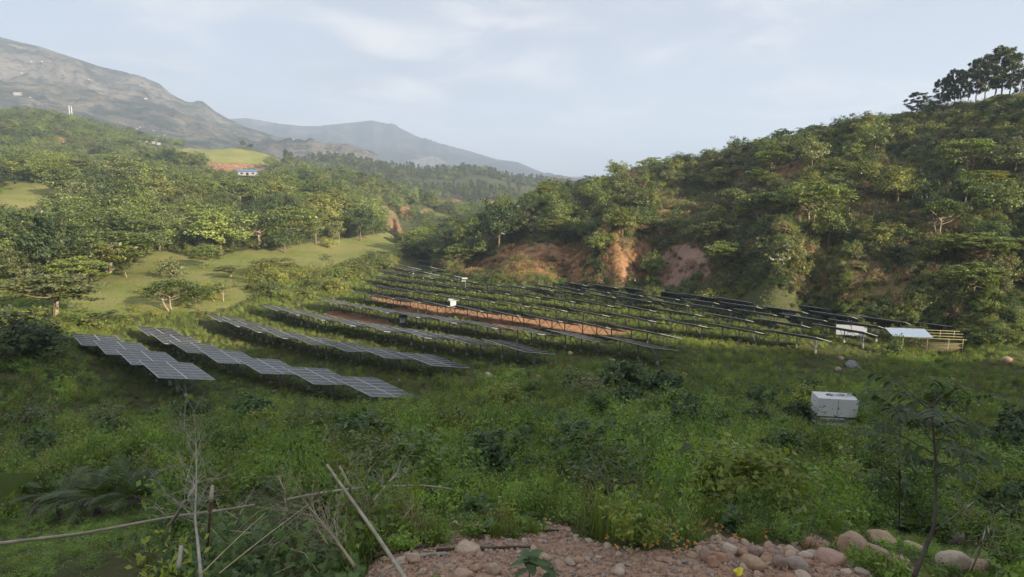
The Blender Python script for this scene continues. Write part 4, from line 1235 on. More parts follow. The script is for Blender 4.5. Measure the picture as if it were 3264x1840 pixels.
LIB = [weed(1, 14, 15, 0.55, 0.75, 0.085, lf_weed, 'weed', 0.5), weed(2, 16, 14, 0.7, 0.8, 0.075, lf_weed2, 'weed', 0.45), weed(3, 12, 16, 0.45, 0.9, 0.10, lf_weed, 'weed', 0.65),
       weed(4, 20, 12, 0.85, 0.7, 0.07, lf_weed, 'weed', 0.35, 0.2), weed(5, 8, 9, 0.5, 0.6, 0.17, lf_weed3, 'weed', 0.7, 0.9), blades(6, 46, 0.6, 0.22, 0.016, lf_grass, 'tuft'),
       blades(7, 60, 0.45, 0.35, 0.014, lf_grass, 'tuft', 0.6), frond_plant(8, 9, 0.6, lf_weed3, 'fern'), weed(9, 10, 12, 0.28, 1.0, 0.07, lf_weed, 'weed', 0.6, 0.9), weed(10, 14, 12, 0.6, 0.8, 0.08, lf_olive, 'weed', 0.45),
       weed(11, 9, 10, 0.5, 0.5, 0.06, lf_dry, 'weed', 0.3, 0.2), blades(12, 30, 0.8, 0.25, 0.012, lf_dry, 'tuft', 0.3)]
def choose(n, w, nz=None):
    w = np.array(w, float)
    return rng.choice(len(w), n, p=w / w.sum())
CABX, CABY, CABZ = hit(2093, 1066, 10)
_cd = np.array([CABX, CABY]) / math.hypot(CABX, CABY)
def open_ground(x, y):
    """trampled ground round the cabinet and on its near side"""
    dx, dy = x - CABX, y - CABY
    al, ac = dx * _cd[0] + dy * _cd[1], np.abs(dx * _cd[1] - dy * _cd[0])
    return ~((al > -3.6) & (al < 1.5) & (ac < 1.7))
def before_cabinet(x, y):
    dx, dy = x - CABX, y - CABY
    al, ac = dx * _cd[0] + dy * _cd[1], np.abs(dx * _cd[1] - dy * _cd[0])
    return (al > -11) & (al < 2) & (ac < 1.9)
# near slope
VINE_POLY = [(430, 1490), (440, 1420), (450, 1365), (480, 1310), (560, 1285), (620, 1235), (690, 1220), (740, 1255), (780, 1300), (840, 1340), (900, 1410), (940, 1600), (430, 1600)]
PALM_POLY = [(0, 1330), (60, 1255), (300, 1225), (430, 1255), (430, 1330), (250, 1352)]
LOW_POLY = [(-300, 1340), (0, 1330), (250, 1345), (430, 1325), (470, 1330), (420, 1380), (370, 1480), (360, 1700), (-300, 1700)]
def near_mask(x, y):
    u_, v_ = pxy(x, y)
    vz = inpoly(u_, v_, VINE_POLY)
    return ~vz & open_ground(x, y) & (samp(M_gravel, x, y) < 0.5)
x, y = sector(15500, -43, 43, 5.2, 34)
r_ = np.hypot(x, y)
ok = near_mask(x, y) & (rng.random(len(x)) < np.interp(r_, [5, 10, 34], [1, 1, 0.75]) * np.clip(1.0 + 3.0 * fbm(x / 1.3 + 20, y / 1.3, 2), 0.35, 1))
# keep plants out of the immediate view over the stones
ux, uy = pxy(x, y)
x, y, r_ = x[ok], y[ok], r_[ok]
nz1, nz2 = fbm(x / 3.2, y / 3.2, 3), fbm(x / 7 + 40, y / 7, 3)
pk = choose(len(x), (5, 3.2, 4, 3.5, 1.2, 2.0, 1.6, 0.8, 3, 1.4, 0.3, 0.25))
pk = np.where(nz2 > 0.13, choose(len(x), (1, 5, 1, 2, .4, 3, 2, .3, 1, 2, .2, .3)), pk)
pk = np.where(nz2 < -0.14, choose(len(x), (5, .4, 4, 4, 1.6, .5, .5, 1.5, 3, .6, 0, 0)), pk)
sc = rng.uniform(0.5, 1.3, len(x)) * (1 + 2.2 * nz1) * np.interp(r_, [5, 12, 34], [0.62, 0.85, 1.35])
ux, uy = pxy(x, y)
low = inpoly(ux, uy, [(1720, 1400), (1800, 1345), (1900, 1372), (2000, 1372), (2030, 1335), (2110, 1345), (2190, 1325), (2300, 1345), (2480, 1400), (2560, 1500), (2300, 1620), (1700, 1500)]) | inpoly(ux, uy, LOW_POLY) | inpoly(ux, uy, PALM_POLY)
sc = np.where(low | before_cabinet(x, y), rng.uniform(0.2, 0.4, len(x)), np.clip(sc, 0.3, 2.2))
pk = np.where(low, rng.choice([0, 2, 8, 6, 8], len(x)), pk)
scatter('undergrowth', np.stack([x, y, ground(x, y)], 1), pk, turns(len(x), 0.15), np.stack([sc, sc, sc * rng.uniform(0.9, 1.5, len(x)) * np.where(low, 0.7, 1)], 1), LIB)
n1 = len(x)
# bushes standing out of the weeds on the slope
x, y = sector(900, -40, 40, 9, 62)
ux, uy = pxy(x, y)
ux, uy = pxy(x, y, 1.4)
ux0, uy0 = pxy(x, y)
ok = near_mask(x, y) & (uy > np.where(ux < 1250, 1015, 935)) & ~((ux0 < 520) & (uy0 > 1180)) & (uy0 < 1320) & ~((ux0 < 950) & (uy0 > 1215)) & clear_tables(x, y, 2.5) & clear_of(x, y, 1) & ~before_cabinet(x, y)
x, y = x[ok], y[ok]
hgt = rng.uniform(0.7, 1.7, len(x)) * np.interp(np.hypot(x, y), [9, 20, 60], [0.7, 1.0, 1.5])
k = thinout(x, y, 2.0 * hgt)[:150]
SB = [mesh_np('shrub_crown', *crown_round(700 + i, 3.0, 4.0, 0.0, 46, 44, 0.30 if i != 3 else 0.5, 0.5, 0.8, 0.19, 0.55)[0], [mt]) for i, mt in enumerate((lf_weed, lf_weed2, lf_olive, lf_weed3, lf_weed))]
for i in k:
    v_ = rnd.choice((0, 0, 1, 2, 3, 4))
    look = ('deep green', 'yellow-green', 'olive green', 'big-leaved bluish green', 'deep green')[v_]
    s_ = hgt[i] / 3.0
    o = thing('weed_bush', 'low %s bush rising from the weedy slope' % look, 'bush', (x[i], y[i], float(ground(x[i], y[i])) - 0.05), (0, 0, rnd.uniform(0, 6.28)), look + ' bushes on the weedy slope', (s_ * rnd.uniform(.9, 1.3), s_, s_))
    obj('crown', SB[v_], o)
# lower slope and field
x, y = sector(52000, -45, 43, 32, 175)
r_ = np.hypot(x, y)
ux, uy = pxy(x, y)
lawn = samp(M_lawn, x, y); dirt = samp(M_dirt, x, y); hm = samp(on_hill, x, y)
ok = open_ground(x, y) & (dirt < 0.3) & (hm < 0.5) & (rng.random(len(x)) < np.interp(r_, [32, 60, 110, 175], [1, 1, 0.8, 0.35])) & ((lawn < 0.3) | (rng.random(len(x)) < 0.3))
x, y, r_ = x[ok], y[ok], r_[ok]
under = ~clear_tables(x, y, 0.6)
nz1, nz2 = fbm(x / 6, y / 6, 3), fbm(x / 16 + 9, y / 16, 3)
pk = choose(len(x), (4, 4, 3, 2, 0.6, 5, 5, 0.3, 2, 2, 0.3, 0.5))
pk = np.where((nz2 > 0.1) | (r_ > 75), choose(len(x), (1, 4, 1, 1, .2, 7, 6, .1, 1, 2, .2, .6)), pk)
sc = rng.uniform(0.7, 1.3, len(x)) * (1 + 1.3 * nz1) * np.interp(r_, [32, 55, 75, 175], [1.55, 1.35, 1.0, 1.15])
sc = np.where(samp(M_lawn, x, y) > 0.3, np.minimum(sc * 0.4, 0.5), sc)
sc = np.where(under, np.minimum(sc, 0.62), sc)
sc = np.where(~clear_tables(x, y, 2.2), np.minimum(sc, 0.85), sc)
scatter('grass', np.stack([x, y, ground(x, y)], 1), pk, turns(len(x), 0.15), np.clip(sc, 0.35, 2.8), LIB)
n2 = len(x)
# dry brush hanging on the bare banks
x, y, hm, bare, dry = right_sites(42000, 235)
ok = (bare > 0.3) & seen(x, y, 1.0) & ((samp(M_slide, x, y) < 0.2) | (rng.random(len(x)) < 0.15))
x, y = x[ok], y[ok]
nb_ = fbm(x / 5, y / 5, 3)
q_ = nb_ > 0.0
x, y = x[q_], y[q_]
pk = choose(len(x), (4, 4, 1.2, .6))
sc = np.where(pk < 2, rng.uniform(0.8, 1.9, len(x)), rng.uniform(.12, .4, len(x)))
scatter('dry_brush', np.stack([x, y, ground(x, y)], 1), pk, turns(len(x), 0.35), sc, [mesh_np('dry_tuft', *cards(np.random.default_rng(3).normal(size=(90, 3)) * np.array([.28, .28, .2]) + np.array([0, 0, .25]), np.random.default_rng(4).normal(size=(90, 3)), .22, .3, np.random.default_rng(5)), [leaf_mat('brush_russet', (.22, .12, .055), (.46, .27, .13), .25)]), LIB[10], TREES['shrub'][4][0], TREES['shrub'][0][0]])
# scrub on the right hill
def steep(x, y):
    gx = (samp(G, x + 1, y) - samp(G, x - 1, y)) / 2; gy = (samp(G, x, y + 1) - samp(G, x, y - 1)) / 2
    return np.sqrt(1 + gx * gx + gy * gy)
x, y, hm, bare, dry = right_sites(90000, 260)
_ft = ((rr > foot - 10) & (rr < foot + 25)).astype(float)
ok = ((hm > 0.015) | ((samp(_ft, x, y) > 0.5) & clear_tables(x, y, 1.6))) & (rng.random(len(x)) < 0.24 * steep(x, y) ** 1.5) & (rng.random(len(x)) > np.clip(bare * 1.0, 0, 0.93)) & seen(x, y, 1.2)
x, y, bare, dry = x[ok], y[ok], bare[ok], dry[ok]
nz2 = fbm(x / 14, y / 14, 3)
BUSH = [q[0] for q in TREES['shrub']] + [LIB[5], LIB[11], LIB[1]]
tan_ = (dry > 0.3) | (nz2 > 0.05) | (bare > 0.2)
pk = np.where(tan_, choose(len(x), (.7, .7, .3, 2.5, 3.6, .4, 2, 3, 1)), choose(len(x), (4, 1.2, 3, 3, .5, .7, 0, 0, 1)))
sc = rng.uniform(0.22, 0.62, len(x)) * (1 + 0.6 * nz2)
sc = np.where(pk >= 6, rng.uniform(1.4, 2.6, len(x)), sc)
sc = np.where(bare > 0.2, sc * 0.7, sc)
_hh = cap(x, y, np.where(pk >= 6, 0.8, 3.0) * sc, LINE_R, 4)
sc = np.minimum(sc, np.maximum(_hh, 0.7) / np.where(pk >= 6, 0.8, 3.0))
scatter('hillside_scrub', np.stack([x, y, ground(x, y)], 1), pk, turns(len(x), 0.2), sc, BUSH)
n3 = len(x)
# undergrowth beneath the valley woods
x, y = sector(16000, -45, 2, 150, 560)
ux, uy = pxy(x, y)
ok = (samp(M_lawn, x, y) < 0.3) & (samp(M_cliff, x, y) < 0.4) & (samp(on_hill, x, y) < 0.2) & seen(x, y, 2)
ok &= (samp(M_dry, x, y) < 0.3) | (rng.random(len(x)) < 0.12)
ok &= clear_tables(x, y, 5.0) & ~((np.hypot(x, y) < 235) & inpoly(ux, uy, [(880, 800), (930, 690), (1000, 668), (1030, 650), (1100, 655), (1250, 690), (1250, 760)]))
x, y = x[ok], y[ok]
pk = choose(len(x), (4, 2, 3, 3, .5, 1.5, 0, 0, 0))
scatter('valley_scrub', np.stack([x, y, ground(x, y)], 1), pk, turns(len(x), 0.1), rng.uniform(0.5, 1.15, len(x)), BUSH)
print('scatter', n1, n2, n3, len(x))
# ------------------------------------------------------------------ helpers for placing by sight line
def at(px, py, r):
    a, b, c = ray(px, py)
    k = r / math.hypot(a, b)
    return Vector((a * k, b * k, EYE + c * k))
def L_(X, Y): return (X / 2.104) * S2, (1150 + Y / 2.104) * S2           # corner crops of the photograph
def C_(X, Y): return (700 + X / 2.461) * S2, (1250 + Y / 2.461) * S2
def D_(X, Y): return (1500 + X / 2.461) * S2, (1250 + Y / 2.461) * S2
def R_(X, Y): return (2300 + X / 2.269) * S2, (1200 + Y / 2.269) * S2

# ------------------------------------------------------------------ stones
m_stone, t, out = new_mat('river_stone')
g = N(t, 'ShaderNodeTexCoord'); oi = N(t, 'ShaderNodeObjectInfo')
n1 = noise(t, g.outputs['Object'], 2.2, 6, 0.65, 0.4); n2 = noise(t, g.outputs['Object'], 14, 4, 0.7)
hue = ramp(t, oi.outputs['Random'], [(0.0, (0.450, 0.312, 0.206)), (0.22, (0.525, 0.400, 0.294)), (0.42, (0.413, 0.244, 0.156)), (0.6, (0.562, 0.463, 0.362)), (0.78, (0.325, 0.269, 0.237)), (0.9, (0.475, 0.312, 0.237)), (1.0, (0.288, 0.263, 0.256))])
sh = ramp(t, math_n(t, 'ADD', math_n(t, 'MULTIPLY', n1, 0.75), math_n(t, 'MULTIPLY', n2, 0.25)), [(0.3, (0.62, 0.60, 0.58)), (0.5, (1, 1, 1)), (0.72, (1.22, 1.2, 1.16))])
principled(t, out, mixc(t, 1.0, hue, sh, 'MULTIPLY'), 0.85, 0.25, 0, bump(t, math_n(t, 'ADD', n1, math_n(t, 'MULTIPLY', n2, 0.4)), 0.5, 0.06))
def rock_mesh(seed, sub=3, ang=0.25, name='boulder'):
    g = np.random.default_rng(seed)
    bm = bmesh.new()
    bmesh.ops.create_icosphere(bm, subdivisions=sub, radius=0.5)
    pl = unit(g.normal(size=(15, 3))); dd = 0.5 * g.uniform(0.60, 0.92, 15)
    off = g.random(3) * 50
    for v in bm.verts:
        p = np.array(v.co)
        for q, d in zip(pl, dd):                                   # worn facets
            e = p @ q - d
            if e > 0: p = p - q * e * (1.12 - ang)
        s_ = 1 + 0.22 * fbm(np.array([p[0] * 3 + off[0] + p[2] * 2]), np.array([p[1] * 3 + off[1] - p[2] * 1.7]), 4)[0]
        v.co = p * s_
    me = bpy.data.meshes.new(name)
    bm.to_mesh(me); bm.free()
    me.materials.append(m_stone)
    me.polygons.foreach_set('use_smooth', [True] * len(me.polygons))
    return me
BOULD = [rock_mesh(i, 3, 0.2 + 0.05 * (i % 4)) for i in range(8)]
STONE = [rock_mesh(20 + i, 2, 0.25, 'stone') for i in range(6)]
BL = [  # centre, width, height in a crop, label
 (R_, 930, 1245, 210, 190, 'largest tan boulder, rounded, standing upright in the rock pile'), (R_, 1150, 1172, 230, 85, 'long reddish boulder lying behind the largest tan one'),
 (R_, 770, 1312, 210, 105, 'pale pinkish boulder touching the left foot of the largest one'), (R_, 1115, 1300, 180, 130, 'grey brown weathered boulder right of the largest tan one'),
 (R_, 1290, 1350, 115, 85, 'squat brown boulder right of the weathered grey one'), (R_, 625, 1225, 150, 110, 'tan boulder half under the leafy bush left of the largest one'),
 (R_, 210, 1350, 200, 95, 'flat cream slab in the middle of the stone heap'), (R_, 415, 1352, 92, 98, 'small upright pinkish white block beside the tan rounded stone'),
 (R_, 535, 1362, 155, 90, 'tan rounded stone right of the pinkish white block'), (R_, 600, 1300, 110, 46, 'low brown stone behind the tan rounded stone'),
 (R_, 50, 1255, 115, 95, 'pink boulder on top of the left heap'), (R_, 145, 1282, 95, 62, 'small grey pink stone right of the pink boulder'), (R_, 240, 1268, 85, 75, 'pointed pink stone on the heap edge'), (R_, 320, 1305, 70, 45, 'little brown stone between the heap and the bush'),
 (R_, 1255, 1425, 280, 95, 'long cream boulder cut by the bottom edge of the view'), (R_, 1380, 1238, 175, 55, 'pale grey slab left of the sapling stem'), (R_, 1620, 1150, 190, 110, 'pale grey boulder among dry twigs behind the sapling'),
 (R_, 1670, 1350, 180, 140, 'big shaded grey brown boulder right of the sapling stem'), (R_, 1890, 1395, 180, 110, 'rust brown boulder at the bottom right corner'), (R_, 1760, 1062, 110, 42, 'flat tan stone behind the pale grey boulder'), (R_, 2050, 1205, 95, 62, 'tan stone in the grass at the right edge'),
 (R_, 1748, 495, 62, 62, 'orange stone amid the weeds on the right slope'), (R_, 1335, 592, 50, 42, 'dull pink stone behind the thin sapling'), (R_, 395, 845, 80, 55, 'pinkish stone half buried in weeds below the cabinet'),
 (D_, 1955, 1300, 130, 75, 'blue grey stone at the foot of the pink boulder'), (D_, 1900, 1335, 125, 82, 'tan oval stone at the left end of the heap'), (D_, 1830, 1280, 90, 110, 'dusty pink stone at the far left of the heap'),
 (D_, 850, 1330, 95, 62, 'whitish stone on the gravel, right of its flat neighbour'), (D_, 790, 1347, 72, 42, 'flat buff stone on the gravel'), (D_, 585, 1298, 105, 48, 'grey pink slab at the weed edge'), (D_, 680, 1340, 95, 40, 'thin tan slab on the gravel'), (D_, 165, 1385, 105, 75, 'pale pink stone left of the seedling'), (D_, 530, 1312, 75, 52, 'cream stone right behind the seedling'),
 (D_, 1160, 1415, 115, 52, 'slate grey stone on the open gravel'), (D_, 1550, 1320, 95, 40, 'grey stone at the weed edge left of the heap'), (D_, 1630, 1348, 65, 34, 'small blue grey stone left of the heap'), (D_, 30, 1385, 85, 65, 'angular grey violet stone near the sticks'),
 (D_, 1155, 390, 135, 66, 'pale boulder half hidden in the mid-slope weeds'), (D_, 695, 465, 72, 52, 'cream stone in the weeds left of the pale boulder'), (D_, 1935, 405, 95, 70, 'grey boulder sunk in grass right of the pale boulder'), (D_, 610, 575, 50, 42, 'reddish stone in the weeds below the cream one'),
 (C_, 1628, 1056, 95, 48, 'tan flat stone at the top edge of the gravel'), (C_, 1715, 1064, 42, 36, 'small grey stone beside the tan flat stone'), (C_, 1352, 1092, 62, 42, 'grey lavender stone behind the dark sticks'), (C_, 1442, 1112, 62, 42, 'pink stone behind the dark sticks'), (C_, 1362, 1150, 115, 52, 'cream pink stone by the ends of the dark sticks'),
 (C_, 2010, 1072, 230, 80, 'jagged cream outcrop at the top edge of the gravel'), (C_, 1935, 1218, 220, 70, 'long cream slab among grass tufts'), (C_, 1520, 1305, 125, 85, 'cream block beside the cut stick'), (C_, 1420, 1332, 130, 42, 'flat cream stone under the cut stick'), (C_, 1470, 1278, 75, 36, 'orange tan stone behind the cream block'), (C_, 1292, 1312, 52, 52, 'white stone by the leaning pole'), (C_, 1925, 1268, 52, 44, 'small cream stone below the long slab'),
 (C_, 1900, 1425, 175, 85, 'smooth cream stone at the bottom edge of the view'), (C_, 2160, 1390, 115, 85, 'pinkish oval stone right of the smooth cream one'), (C_, 1030, 1418, 65, 32, 'orange chip under the vine'),
 (C_, 1145, 800, 115, 85, 'mauve grey boulder behind the arching pole'), (C_, 1842, 610, 62, 62, 'dark red stone in the mid-slope weeds'), (C_, 1490, 215, 42, 42, 'pink stone in the weeds below the second row'), (C_, 1700, 150, 70, 50, 'broken pink stone in the weeds below the tables'),
 (None, 1228, 946, 26, 17, 'reddish boulder in the grass below the third row'), (None, 1330, 959, 14, 10, 'pink stone left of a pale pair in the grass'), (None, 1353, 950, 18, 12, 'pale stone in the grass below the fourth row'), (None, 1435, 889, 16, 13, 'cream boulder in front of the fourth row'), (None, 828, 962, 10, 12, 'pale boulder behind the last table of the second row'),
 (None, 2107, 931, 15, 12, 'orange boulder in the grass beside the grey tarpaulin'), (None, 2115, 902, 18, 9, 'brown stone above the grey tarpaulin'), (None, 2530, 907, 26, 14, 'grey stone in the grass at the right end of the field'), (None, 690, 987, 14, 10, 'tan stone in the weeds left of the second row'), (None, 1540, 908, 18, 11, 'grey buff stone in front of the lowest right tables'),
 (None, 1720, 943, 20, 12, 'dull grey stone in the middle of the grassy slope'), (None, 1005, 958, 12, 8, 'small tan stone under the last third-row table'), (None, 605, 1020, 12, 8, 'pink stone in weeds below the first table')]
occupied = []
for fn, X, Y, w_, h_, lab in BL:
    k = {R_: 2.269, L_: 2.104, C_: 2.461, D_: 2.461}.get(fn)
    px_, py_ = fn(X, Y) if fn else (X, Y)
    w_, h_ = (w_ / k * S2, h_ / k * S2) if fn else (w_, h_)
    x, y, z = hit(px_, py_ + h_ * 0.40, 2.0)
    r3 = math.sqrt(x * x + y * y + (z - EYE) ** 2)
    sx, sz = w_ / F_PX * r3 * 0.98, h_ / F_PX * r3 * 1.04
    o = obj('boulder', rnd.choice(BOULD), None, (x, y, z + sz * 0.36), (rnd.uniform(-.25, .25), rnd.uniform(-.25, .25), math.atan2(-x, y) + rnd.uniform(-.4, .4)), (sx, max(sx * 0.75, sz * 0.7), sz * 1.1))
    tag(o, lab, 'boulder' if sx > 0.2 else 'stone', 'boulders and stones on the slope')
    occupied.append((x, y, sx * 0.5))
# loose stones on the gravel: each its own, the grit as one mass
x, y = sector(2600, -16, 36, 4.4, 8.6)
ok = samp(M_gravel, x, y) > 0.4
x, y = x[ok], y[ok]
sz = 0.028 + 0.085 * rng.random(len(x)) ** 3.2
right = np.interp(np.degrees(np.arctan2(x, y)), [-10, 12, 26], [0.8, 1.0, 1.5])
sz = sz * right
o_ = np.argsort(-sz)
x, y, sz = x[o_], y[o_], sz[o_]
k = thinout(x, y, sz * 1.15)
x, y, sz = x[k][:285], y[k][:285], sz[k][:285]
for i in range(len(x)):
    o = obj('stone', STONE[i % 6], None, (x[i], y[i], float(ground(x[i], y[i])) + sz[i] * 0.12), (rnd.uniform(-.5, .5), rnd.uniform(-.5, .5), rnd.uniform(0, 6.28)), (sz[i] * rnd.uniform(.9, 1.5), sz[i], sz[i] * rnd.uniform(.55, .85)))
    tag(o, 'loose stone, fist-sized or smaller, lying on the gravel', 'stone', 'loose stones on the gravel')
x, y = sector(34000, -17, 38, 4.0, 11.0)
ok = (samp(M_gravel, x, y) > 0.3)
x, y = x[ok], y[ok]
peb = [rock_mesh(40 + i, 1, 0.3, 'pebble') for i in range(4)]
s_ = 0.010 + 0.048 * rng.random(len(x)) ** 2.4
scatter('gravel', np.stack([x, y, ground(x, y) + s_ * 0.15], 1), rng.integers(0, 4, len(x)), rng.uniform(0, 6.28, (len(x), 3)), np.stack([s_ * 1.3, s_, s_ * 0.75], 1), peb)
# sparse weeds creeping over the gravel's edge
x, y = sector(1500, -16, 36, 4.2, 8.4)
ok = (samp(M_gravel, x, y) > 0.2) & (fbm(x * 1.3, y * 1.3, 3) > 0.17)
x, y = x[ok], y[ok]
scatter('gravel_weeds', np.stack([x, y, ground(x, y)], 1), rng.choice([0, 2, 5, 8, 11], len(x)), turns(len(x), .15), rng.uniform(0.22, 0.5, len(x)), LIB)

# ------------------------------------------------------------------ bamboo poles, sticks and dead branches
m_bamboo, t, out = new_mat('dry_bamboo')
g = N(t, 'ShaderNodeTexCoord'); oi = N(t, 'ShaderNodeObjectInfo')
n1 = noise(t, g.outputs['Object'], 5, 5, 0.6)
c = mixc(t, oi.outputs['Random'], (0.36, 0.285, 0.175), (0.40, 0.35, 0.265))
principled(t, out, mixc(t, 1.0, c, ramp(t, n1, [(0.3, (0.6, 0.6, 0.6)), (0.65, (1.15, 1.15, 1.15))]), 'MULTIPLY'), 0.6, 0.35)
m_dead = plain('dead_wood', (0.36, 0.325, 0.275), 0.35, 9, 0.85, 0.2)
m_dark = plain('dark_rotten_wood', (0.085, 0.07, 0.06), 0.4, 7, 0.9, 0.2)
m_straw = plain('straw_twig', (0.42, 0.345, 0.21), 0.25, 9, 0.8, 0.2)
def smooth_path(pts, n=4):
    pts = [Vector(p) for p in pts]
    if len(pts) < 3: 
        return [pts[0].lerp(pts[-1], i / 6) for i in range(7)]
    out_ = []
    for i in range(len(pts) - 1):
        p0, p1, p2, p3 = pts[max(i - 1, 0)], pts[i], pts[i + 1], pts[min(i + 2, len(pts) - 1)]
        for k in range(n):
            t_ = k / n
            out_.append(0.5 * ((2 * p1) + (p2 - p0) * t_ + (2 * p0 - 5 * p1 + 4 * p2 - p3) * t_ ** 2 + (3 * p1 - p0 - 3 * p2 + p3) * t_ ** 3))
    out_.append(pts[-1])
    return out_
def pole(name, pts, r0, r1, mat, label, cat, nodes=True, group=None):
    P_ = smooth_path(pts)
    lens = [0]
    for i in range(1, len(P_)): lens.append(lens[-1] + (P_[i] - P_[i - 1]).length)
    q = MB(); pp_, rr_ = [], []
    if nodes:                                                     # swollen rings every 22 cm
        marks = np.arange(0.1, lens[-1], 0.22)
        ts = sorted(set([0.0, lens[-1]] + [float(m_ + d) for m_ in marks for d in (-0.012, 0, 0.012) if 0 < m_ + d < lens[-1]]))
    else: ts = lens
    for s_ in ts:
        k = int(np.clip(np.searchsorted(lens, s_) - 1, 0, len(P_) - 2))
        f_ = (s_ - lens[k]) / max(1e-6, lens[k + 1] - lens[k])
        pp_.append(P_[k].lerp(P_[k + 1], f_))
        rad = (r0 + (r1 - r0) * s_ / lens[-1]) * .78
        if nodes and len(marks) and min(abs(s_ - marks)) < 0.002: rad *= 1.22
        rr_.append(rad)
    q.tube(pp_, rr_, 8)
    return tag(obj(name, q.mesh(name, [mat], True)), label, cat, group)
def branch(name, pts, r0, r1, mat, label, ntw, seed, tl=0.45, spread=0.8, t0=0.25):
    """dead branch: a main stem with twigs as parts"""
    g = random.Random(seed)
    P_ = smooth_path(pts); tl *= .72
    root = thing(name, label, 'branch', P_[0])
    inv = Vector(P_[0])
    q = MB(); q.tube([p - inv for p in P_], list(np.linspace(r0, r1, len(P_))), 7)
    obj('stem', q.mesh('stem', [mat], True), root)
    for k in range(ntw):
        t_ = t0 + (1 - t0) * g.random()
        i = min(int(t_ * (len(P_) - 1)), len(P_) - 2)
        s_ = P_[i].lerp(P_[i + 1], g.random()) - inv
        d = (P_[i + 1] - P_[i]).normalized()
        e = Vector((g.gauss(0, 1), g.gauss(0, 0.7), g.gauss(0.25, 0.7))).normalized()
        d = (d * (1 - spread * 0.55) + e * spread).normalized()
        ln = tl * g.uniform(0.4, 1.2)
        m_ = s_ + d * ln * 0.5 + Vector((g.gauss(0, .05), g.gauss(0, .05), g.gauss(0, .04)))
        q = MB(); rad = min(.0042, max(0.0016, r0 * 0.2 * g.uniform(0.5, 1)))
        e_ = s_ + d * ln + Vector((g.gauss(0, .07), g.gauss(0, .07), g.gauss(0.02, .05)))
        q.tube([s_, m_, e_], [rad, rad * 0.75, rad * 0.4], 5, cap=False)
        for u_ in range(g.randrange(0, 3)):
            f_ = m_.lerp(e_, g.random()) + Vector((g.gauss(0, .12), g.gauss(0, .08), g.gauss(0.05, .12)))
            q.tube([m_, m_.lerp(f_, .5) + Vector((0, 0, .01)), f_], [rad * .6, rad * .5, rad * .3], 4, cap=False)
        obj('twig', q.mesh('twig', [mat], True), root)
    return root
def gpt(px, py, up=0.0, back=0.0):
    x, y, z = hit(px, py, 1.6)
    return Vector((x, y, z + up))
pole('bamboo_pole', [at(1023, 1462, 4.75), at(960, 1365, 5.6), at(888, 1262, 6.5), at(823, 1170, 7.3)], 0.024, 0.018, m_bamboo, 'long pale bamboo pole leaning from the gravel across the white branch', 'bamboo pole')
pole('bamboo_pole', [gpt(903, 1345), at(886, 1243, 7.35), at(854, 1173, 7.5)], 0.022, 0.019, m_bamboo, 'short upright bamboo stake crossed by the long leaning pole', 'bamboo pole')
pole('bamboo_pole', [at(716, 1258, 7.6), at(809, 1240, 7.9), at(905, 1228, 8.2), at(1001, 1223, 8.5), at(1065, 1222, 8.7), at(1139, 1231, 8.9)], 0.020, 0.016, m_bamboo, 'arching grey bamboo pole lying level over the weeds', 'bamboo pole')
pole('bamboo_pole', [at(-60, 1374, 6.2), at(110, 1354, 6.5), at(225, 1339, 6.7), at(428, 1301, 7.1), at(560, 1283, 7.4), at(640, 1270, 7.6)], 0.019, 0.014, m_bamboo, 'long thin bamboo pole stretching in from the left edge', 'bamboo pole')
pole('bamboo_stake', [gpt(521, 1362, -0.1), at(528, 1290, 6.3), at(534, 1224, 6.45)], 0.024, 0.022, m_bamboo, 'split pale bamboo stake standing in the vine', 'bamboo stake')
pole('bamboo_stake', [at(449, 1432, 5.5), at(456, 1374, 5.65)], 0.022, 0.020, m_dead, 'short grey broken stake low in the vine', 'bamboo stake', False)
pole('bamboo_cane', [at(552, 1442, 5.0), at(665, 1352, 5.6), at(777, 1268, 6.3)], 0.007, 0.004, m_straw, 'thin straw cane slanting up across the vine', 'cane')
pole('bamboo_cane', [at(505, 1445, 4.9), at(600, 1352, 5.4), at(668, 1290, 5.9)], 0.006, 0.004, m_straw, 'second thin straw cane, left of the longer one', 'cane')
branch('dead_branch', [gpt(401, 1356), at(452, 1285, 6.4), at(497, 1212, 6.9)], 0.024, 0.012, m_dead, 'thick grey dead branch leaning right in the vine', 24, 1, 0.5)
branch('dead_branch', [at(506, 1455, 5.0), at(497, 1360, 5.5), at(491, 1300, 5.8), at(494, 1210, 6.1), at(493, 1116, 6.4)], 0.014, 0.004, m_dead, 'tall thin dead stem rising high over the vine', 34, 2, 0.75, 0.75, 0.45)
branch('dead_branch', [gpt(905, 1364), at(924, 1285, 6.9), at(960, 1235, 7.1), at(1002, 1186, 7.4)], 0.020, 0.008, m_dead, 'whitish dead branch forking up beside the leaning pole', 28, 3, 0.45, 0.7, 0.15)
branch('bamboo_branch', [at(892, 1424, 5.3), at(840, 1352, 5.9), at(777, 1275, 6.5)], 0.015, 0.007, m_bamboo, 'fallen bamboo top with fan of fine side twigs', 52, 4, 0.75, 0.6, 0.2)
branch('bamboo_branch', [gpt(985, 1350), at(1010, 1310, 6.9), at(1042, 1270, 7.2)], 0.007, 0.003, m_straw, 'dry twig fan right of the whitish branch', 22, 5, 0.5, 0.5, 0.0)
branch('bamboo_branch', [gpt(940, 1345), at(930, 1290, 6.8), at(918, 1225, 7.0)], 0.006, 0.003, m_straw, 'dry twig fan between the poles', 26, 6, 0.5, 0.5, 0.0)
branch('bamboo_branch', [gpt(735, 1310), at(720, 1250, 6.6), at(700, 1195, 6.9)], 0.007, 0.003, m_straw, 'dry twigs standing at the right side of the vine', 24, 7, 0.5, 0.5, 0.1)
